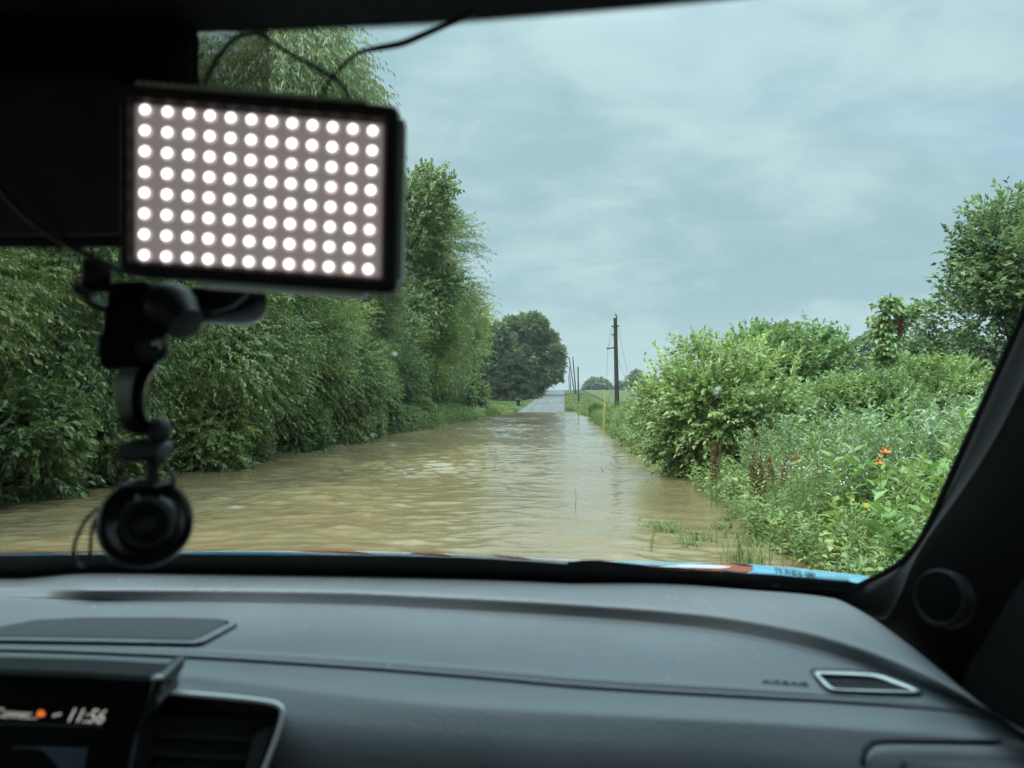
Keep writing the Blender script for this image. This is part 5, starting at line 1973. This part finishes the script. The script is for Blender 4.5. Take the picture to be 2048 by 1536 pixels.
def decal(strip, mat, name):
    """strip: list of (px, s_low, s_high) along the bonnet."""
    a = np.array(strip, float)
    xs_ = np.linspace(a[0, 0], a[-1, 0], max(6, int((a[-1, 0] - a[0, 0]) / 14)))
    lo, hi = pchip(a[:, 0], a[:, 1], xs_), pchip(a[:, 0], a[:, 2], xs_)
    mb = MB()
    lf = {'blue': 0.0012, 'red': 0.0020, 'white': 0.0028, 'dark': 0.0034}[name.split('_')[0]]
    mb.grid([[hood_pt(x, l + (h - l) * t, lf) for x, l, h in zip(xs_, lo, hi)] for t in (0, 0.25, 0.5, 0.75, 1)])
    mb.build(name, mat, hood, smooth_angle=180)


decal([(-300, 0.2, 1.02), (40, 0.3, 1.03), (110, 0.3, 0.9), (150, 0.35, 0.62)], M['hood_blue'], 'blue_stripe')
decal([(330, 0.55, 0.58), (400, 0.42, 0.80), (520, 0.40, 0.74), (640, 0.50, 0.56)], M['hood_blue'], 'blue_stripe')
decal([(560, 0.2, 0.52), (760, 0.2, 0.55), (1000, 0.2, 0.50), (1160, 0.2, 0.4)], M['hood_blue'], 'blue_stripe')
decal([(590, 0.90, 0.92), (650, 0.78, 1.01), (700, 0.70, 0.90), (740, 0.60, 0.66)], M['hood_red'], 'red_flash')
decal([(820, 0.80, 0.84), (856, 0.68, 1.0), (900, 0.6, 0.66)], M['hood_red'], 'red_flash')
decal([(980, 0.95, 0.97), (1012, 0.74, 1.01), (1060, 0.66, 0.70)], M['hood_red'], 'red_flash')
decal([(1230, 0.70, 1.02), (1330, 0.55, 1.03), (1400, 0.80, 1.03), (1440, 0.96, 1.03)], M['hood_blue'], 'blue_stripe')
decal([(1290, 0.50, 0.56), (1370, 0.38, 0.62), (1440, 0.28, 0.92), (1490, 0.30, 0.86), (1506, 0.45, 0.60)], M['hood_red'], 'red_flash')
decal([(1320, 0.44, 0.48), (1380, 0.42, 0.66), (1440, 0.40, 0.64), (1462, 0.5, 0.53)], M['hood_white'], 'white_swoosh')
decal([(1460, 0.86, 0.9), (1490, 0.66, 0.86), (1506, 0.66, 0.70)], M['frit'], 'dark_edge')
decal([(1500, 0.25, 1.02), (1580, 0.15, 1.03), (1660, 0.1, 1.03), (1735, 0.3, 1.0)], M['hood_blue'], 'blue_stripe')
mb = MB()
rows = []
for k, dr in ((0, 0.02), (10, 0.0), (28, -0.006), (60, -0.01)):
    rows.append([WP(x, y + k, -0.03 - 0.02 * (k / 60)) for x, y in [(1285, 1132), (1360, 1139), (1440, 1141.5), (1560, 1150), (1640, 1158), (1700, 1163), (1740, 1170)]])
mb.grid(rows)
mb.build('cowl_panel', M['cowl_grey'], car, smooth_angle=180)
mb = MB()
rows = [[WP(x, y + k, -0.012 + kk) for x, y in [(1135, 1124), (1165, 1120), (1200, 1120), (1260, 1127), (1330, 1136), (1420, 1143)]] for k, kk in ((0, 0), (5, 0.004), (12, 0.0))]
mb.grid(rows)
mb.build('wiper_blade', M['frit'], car, smooth_angle=180)
mb = MB()
mb.tube([WP(1441, 1152, -0.012), WP(1448, 1141, -0.014), WP(1490, 1146, -0.014)], 0.0014, 6)
mb.build('washer_pipe', M['cowl_grey'], car)

# rear-view mirror and the sensor housing behind it
mb = MB()
mir = [(-460, 150), (-440, 122), (200, 128), (262, 135), (285, 160), (284, 440), (270, 480), (240, 497), (-420, 500), (-460, 470)]
mb.slab([P(x, y, 0.60) for x, y in mir], (0, -0.030, 0.004), 0.006)
mirror = mb.build('rear_view_mirror', M['trim_black'], car, bevel=0.003)
mb = MB()
mb.slab([P(x, y, 0.5695) for x, y in [(-435, 160), (240, 160), (240, 470), (-435, 475)]], (0, -0.0012, 0), 0.001)
mb.build('mirror_glass', M['mirror_face'], mirror)
mb = MB()
mb.tube([P(372, 60, 0.60), P(362, 130, 0.605), P(330, 210, 0.61), P(260, 280, 0.612)], [0.008, 0.007, 0.007, 0.008], 10)
mb.build('mirror_stem', M['dash_dark'], mirror)
mb = MB()
mb.slab([WP(x, y, 0.004) for x, y in ((-20, 40), (392, 46), (404, 80), (402, 150), (410, 205), (-20, 205))], (0, -0.035, -0.01), 0.01)
mb.build('sensor_housing', M['trim_black'], car, bevel=0.004)

# ------------------------------------------------------------------ the light panel
panel = empty('led_light_panel', tuple(P(515, 560, 0.50)))
tag(panel, 'lit rectangular light panel with rows of bright white bulbs hanging in front of the mirror', 'light panel')
TL, TR, BR, BL = P(238, 166, 0.484), P(800, 212, 0.508), P(793, 588, 0.508), P(238, 548, 0.484)
nrm_p = norm(np.cross(TR - TL, BL - TL))
if nrm_p[1] > 0:
    nrm_p = -nrm_p                # towards the viewer


def PP(u, v, out=0.0):
    """A point on the panel's face: u across, v down, out towards the viewer."""
    a = TL + (TR - TL) * u
    b = BL + (BR - BL) * u
    return a + (b - a) * v + nrm_p * out


def rrect(u0, v0, u1, v1, r, n=5, out=0.0, asp=1.47):
    pts = []
    for cx, cyy, a0 in ((u1 - r, v0 + r * asp, -90), (u1 - r, v1 - r * asp, 0), (u0 + r, v1 - r * asp, 90), (u0 + r, v0 + r * asp, 180)):
        for i in range(n):
            a = R(a0 + 90 * i / (n - 1))
            pts.append(PP(cx + r * math.cos(a), cyy + r * asp * math.sin(a), out))
    return pts


mb = MB()
u0, v0, u1, v1 = 0.043, 0.085, 0.945, 0.925
mb.grid([rrect(0.006, 0.015, 0.994, 0.985, 0.03, out=-0.004), rrect(0.0, 0.0, 1.0, 1.0, 0.035, out=-0.001), rrect(0.008, 0.015, 0.992, 0.985, 0.035, out=0.002),
         rrect(u0 - 0.008, v0 - 0.012, u1 + 0.008, v1 + 0.012, 0.008, out=0.0015), rrect(u0, v0, u1, v1, 0.006, out=-0.002), rrect(u0 + 0.01, v0 + 0.015, u1 - 0.01, v1 - 0.015, 0.006, out=-0.0045)], close=True)
mb.build('frame', M['black'], panel, smooth_angle=30)
mb = MB()
mb.prism(rrect(u0, v0, u1, v1, 0.006, out=-0.0035), -nrm_p * 0.001)
mb.build('diffuser', M['led_plate'], panel)
mb = MB()
back = [rrect(0.004, 0.01, 0.996, 0.99, 0.03, out=-0.004), rrect(0.004, 0.01, 0.996, 0.99, 0.03, out=-0.020), rrect(0.05, 0.07, 0.95, 0.93, 0.03, out=-0.026)]
mb.grid(back, close=True)
mb.prism(rrect(0.05, 0.07, 0.95, 0.93, 0.03, out=-0.026), -nrm_p * 0.001)
mb.mat = 1
uo = norm(TR - TL)
vo = norm(BL - TL)
for i in range(29):
    u = 0.065 + 0.80 * i / 28
    for vv, sg in ((0.0, -1), (1.0, 1)):
        if sg > 0 and i < 8:
            continue
        c = PP(u, vv, -0.010) + vo * sg * 0.0006
        mb.tube([c + nrm_p * 0.008, c - nrm_p * 0.008], 0.0031, 8)
for i in range(25):
    v = 0.085 + 0.82 * i / 24
    c = PP(1.0, v, -0.010) + uo * 0.0006
    mb.tube([c + nrm_p * 0.008, c - nrm_p * 0.008], 0.0031, 8)
mb.build('back_shell', [M['black'], M['rib']], panel)
led_me, led_wm = [], []
lr = np.random.default_rng(9)
# measured positions: first and last bulb of the top and bottom rows
for r_ in range(8):
    for c_ in range(12):
        s, t = c_ / 11, r_ / 7
        s2 = s ** 0.965
        a = np.array([292, 221]) * (1 - s2) + np.array([746, 263]) * s2
        b = np.array([290, 511]) * (1 - s2) + np.array([737, 539]) * s2
        px, py = a * (1 - t) + b * t
        rr = ray(px, py)
        q = PP(0.5, 0.5, -0.0035)
        k = np.dot(q - EYE, nrm_p) / np.dot(rr, nrm_p)
        pos = EYE + rr * k
        mb = MB()
        mb.lathe(pos, nrm_p, [(0.0042, 0.0), (0.0039, 0.0008), (0.0027, 0.0020), (0.0018, 0.0030), (0.0006, 0.0033)], 14, up=(0.1, 0.2, 1))
        mb.m = [1] * 28 + [0] * (len(mb.f) - 30) + [1, 0]
        mb.build('led_bulb', [M['led_warm'] if (c_ > 7 and r_ > 2 and lr.uniform() < 0.35) or (c_ == 7 and r_ == 2) else M['led'], M['led_rim']], panel, smooth_angle=50)

# ------------------------------------------------------------------ mount arm, camera, cables
arm = empty('mount_arm', tuple(P(300, 900, 0.60)))
tag(arm, 'black jointed mounting arm with a curved bracket between the round camera and lit panel', 'mount')
D = 0.565


def ptube(mb, pts, rad, d=D, n=14, dd=None):
    dd = dd or [0] * len(pts)
    a = np.array(pts, float)
    q = np.linspace(0, len(pts) - 1, max(len(pts) * 5, 10))
    X, Y = pchip(range(len(pts)), a[:, 0], q), pchip(range(len(pts)), a[:, 1], q)
    rr = np.interp(q, range(len(pts)), [rad] * len(pts) if np.isscalar(rad) else rad)
    de = np.interp(q, range(len(pts)), dd)
    mb.tube([P(x, y, d + e) for x, y, e in zip(X, Y, de)], list(rr * d / F), n)


def pslab(mb, pts, d=D, th=0.02, inset=0.002):
    mb.slab([P(x, y, d + th / 2) for x, y in pts], (0, -th, 0), inset)


# suction cup stuck to the glass behind the panel
mb = MB()
ax_ = norm(np.array([0.35, 0.75, 0.45]))
mb.lathe(P(452, 598, 0.63), ax_, [(0.008, -0.035), (0.012, -0.025), (0.020, -0.010), (0.027, 0.004), (0.030, 0.012), (0.030, 0.016)], 32)
mb.build('suction_cup', M['gloss_black'], arm, smooth_angle=50)
mb = MB()
pslab(mb, [(395, 575), (500, 582), (497, 596), (470, 616), (430, 628), (400, 622), (385, 600)], 0.60, 0.012)
mb.build('locking_lever', M['black'], arm, bevel=0.002)
mb = MB()
pslab(mb, [(258, 572), (330, 570), (346, 600), (340, 650), (332, 690), (314, 738), (240, 742), (236, 705), (246, 650)], D, 0.030)
mb.build('clamp_block', M['trim_black'], arm, bevel=0.004)
mb = MB()
mb.lathe(P(340, 616, D), (0.72, -0.25, -0.62), [(0.017, -0.010), (0.0195, -0.004), (0.0195, 0.006), (0.0150, 0.016), (0.0140, 0.021), (0.002, 0.022)], 32)
mb.build('clamp_cap', M['black'], arm, smooth_angle=40)
for px, py, r_, nm in ((222, 690, 27, 'side_knob'), (190, 552, 36, 'upper_knob')):
    mb = MB()
    mb.lathe(P(px, py, D), (-0.8, -0.6, 0.05), [(r_ * 0.5 * D / F, -0.012), (r_ * 0.92 * D / F, -0.010), (r_ * D / F, -0.004), (r_ * D / F, 0.005), (r_ * 0.8 * D / F, 0.009), (0.001, 0.010)], 24)
    mb.build(nm, M['black'], arm, smooth_angle=40)
mb = MB()
ptube(mb, [(150, 575), (162, 580), (185, 590)], [9, 12, 9])
mb.build('knob_wing', M['black'], arm)
mb = MB()
mb.ball(P(149, 563, D - 0.01), 0.0028, 10)
mb.build('knob_pin', M['rib'], arm)
mb = MB()
ptube(mb, [(168, 590), (190, 612), (215, 618), (240, 606)], [8, 10, 9, 6], D + 0.008)
mb.build('knob_bracket', M['dash_dark'], arm)
mb = MB()
mb.lathe(P(310, 690, D - 0.012), (0.75, -0.62, 0.15), [(0.0035, 0), (0.0045, 0.001), (0.0045, 0.006), (0.003, 0.008)], 10)
mb.build('bolt', M['chrome'], arm)
mb = MB()
mb.lathe(P(304, 698, D - 0.012), (0.25, -1, 0), [(0.0100, -0.004), (0.0112, 0.0), (0.0112, 0.003), (0.0090, 0.004), (0.0075, 0.002)], 24)
mb.build('bolt_collar', M['black'], arm, smooth_angle=40)
# the curved bracket: a bowed bar with a ribbed inner edge
mb = MB()
bar_o = [(240, 735), (233, 765), (232, 800), (236, 832), (248, 857), (268, 868), (300, 870)]
bar_i = [(318, 735), (300, 760), (292, 790), (292, 812), (298, 835), (310, 850), (318, 856)]
bo, bi = dense(bar_o, 30), dense(bar_i, 30)
rows = [[P(x, y, D + 0.012) for x, y in bo], [P(x, y, D - 0.012) for x, y in bo], [P(x, y, D - 0.016) for x, y in lerp(bo, bi, 0.5)], [P(x, y, D - 0.010) for x, y in lerp(bo, bi, 0.62)],
        [P(x, y, D - 0.016) for x, y in lerp(bo, bi, 0.72)], [P(x, y, D - 0.014) for x, y in lerp(bo, bi, 0.82)], [P(x, y, D - 0.016) for x, y in lerp(bo, bi, 0.92)], [P(x, y, D - 0.010) for x, y in bi], [P(x, y, D + 0.012) for x, y in bi], [P(x, y, D + 0.012) for x, y in bo]]
mb.grid(rows)
mb.build('curved_bracket', M['gloss_black'], arm, smooth_angle=25)
mb = MB()
mb.ball(P(318, 862, D - 0.006), 0.0092, 20, (1, 1, 1.15))
mb.build('ball_joint', M['dash_dark'], arm, smooth_angle=180)
mb = MB()
pslab(mb, [(268, 880), (300, 876), (345, 882), (350, 892), (348, 915), (330, 920), (285, 922), (266, 912)], D, 0.026)
mb.build('joint_collar', M['dash_dark'], arm, bevel=0.003)
mb = MB()
ptube(mb, [(306, 918), (306, 940), (306, 965)], [13, 12, 15])
mb.build('neck', M['black'], arm)

camd = empty('dash_camera', tuple(P(290, 1128, D + 0.01)))
tag(camd, 'round black camera with a dark lens hanging at the foot of the mounting arm', 'camera')
mb = MB()
cc = P(291, 1045, D)
fr = norm(EYE - cc + np.array([0.06, 0, 0.04]))
k = D / F
mb.lathe(cc, fr, [(60 * k, -0.016), (86 * k, -0.012), (92 * k, -0.004), (92 * k, 0.004), (88 * k, 0.0075), (80 * k, 0.0065), (74 * k, 0.004), (60 * k, 0.005), (52 * k, 0.008), (20 * k, 0.008)], 56)
mb.build('body', M['gloss_black'], camd, smooth_angle=35)
mb = MB()
lc_ = cc + fr * 0.008 + np.array([-4 * k, 0, -6 * k])
mb.lathe(lc_, fr, [(50 * k, -0.002), (50 * k, 0.004), (46 * k, 0.008), (40 * k, 0.008), (34 * k, 0.003), (26 * k, 0.002)], 44)
mb.build('lens_ring', M['black'], camd, smooth_angle=35)
mb = MB()
mb.lathe(lc_ + fr * 0.002, fr, [(30 * k, 0), (24 * k, 0.0022), (12 * k, 0.0036), (0.0003, 0.004)], 36)
mb.build('lens', M['black'], camd, smooth_angle=180)
mb = MB()
mb.slab([P(x, y, D - 0.0075) for x, y in ((270, 990), (277, 988), (281, 1002), (275, 1004))], (0, -0.0012, 0), 0.0004)
mb.build('indicator_window', M['rib'], camd)
mb = MB()
pslab(mb, [(262, 962), (340, 962), (343, 972), (300, 978), (262, 975)], D, 0.022)
mb.build('hanger', M['black'], camd, bevel=0.002)
mb = MB()
pslab(mb, [(238, 1108), (340, 1106), (330, 1122), (310, 1128), (260, 1128), (246, 1122)], D + 0.004, 0.02)
mb.build('lower_lip', M['black'], camd, bevel=0.003)


def cable(name, pts, rad_px, d, label, dd=None):
    mb = MB()
    ptube(mb, pts, [r_ * 0.8 for r_ in rad_px], d, 10, dd)
    return tag(mb.build(name, M['rubber'], smooth_angle=180), label, 'cable', 'black cables by the windscreen')


cable('power_cable', [(212, 1012), (182, 1028), (160, 1060), (148, 1098), (152, 1126), (166, 1136)], [4.8] * 6, D, 'thin black cable looping out wide on the left of the round camera')
cable('power_cable', [(205, 1024), (190, 1040), (182, 1075), (180, 1112), (172, 1132), (160, 1136)], [4.8] * 6, D + 0.004, 'thin black cable inside the wide loop, close to the round camera')
cable('power_cable', [(322, 915), (335, 938), (346, 962), (348, 985)], [6] * 4, D + 0.006, 'short black lead running down from the joint to the round camera')
cable('power_cable', [(950, 24), (905, 44), (850, 68), (800, 88), (752, 97), (722, 104), (690, 128), (662, 158), (645, 190), (640, 215)], [9, 8, 8.5, 9, 8, 6, 5, 5, 5, 5], 0.545, 'black cable sagging from the roof edge down to the top of the lit panel', [0.035, 0.03, 0.02, 0.01, 0, 0, 0, 0, 0, 0])
cable('power_cable', [(404, 205), (412, 165), (440, 110), (480, 72), (515, 68), (560, 95), (610, 125), (660, 150), (690, 178), (704, 215)], [7, 7, 6.5, 6, 5.5, 5.5, 5.5, 5.5, 6, 6], 0.56, 'black cable arching beside the dotted glass and crossing behind the other cable', [0.02, 0.02, 0.02, 0.02, 0.015, 0.0, -0.01, -0.02, -0.02, -0.02])
cable('power_cable', [(-20, 345), (6, 385), (60, 440), (120, 482), (170, 508), (215, 530), (250, 545)], [9, 9, 8, 8, 8, 7, 7], 0.545, 'black cable slanting below the mirror toward the upper knob of the mount')

# ------------------------------------------------------------------ moist air
mh = bpy.data.materials.new('moist_air')
mh.use_nodes = True
nth = mh.node_tree
nth.nodes.clear()
oh = nth.nodes.new('ShaderNodeOutputMaterial')
vh = nth.nodes.new('ShaderNodeVolumePrincipled')
vh.inputs['Color'].default_value = (0.92, 0.97, 1.0, 1)
vh.inputs['Density'].default_value = 0.00025
nth.links.new(vh.outputs[0], oh.inputs['Volume'])
mb = MB()
mb.box((0, 700, 16), (1900, 1700, 60))
hz_ = mb.build('haze', mh, smooth_angle=0)
tag(hz_, kind='stuff')
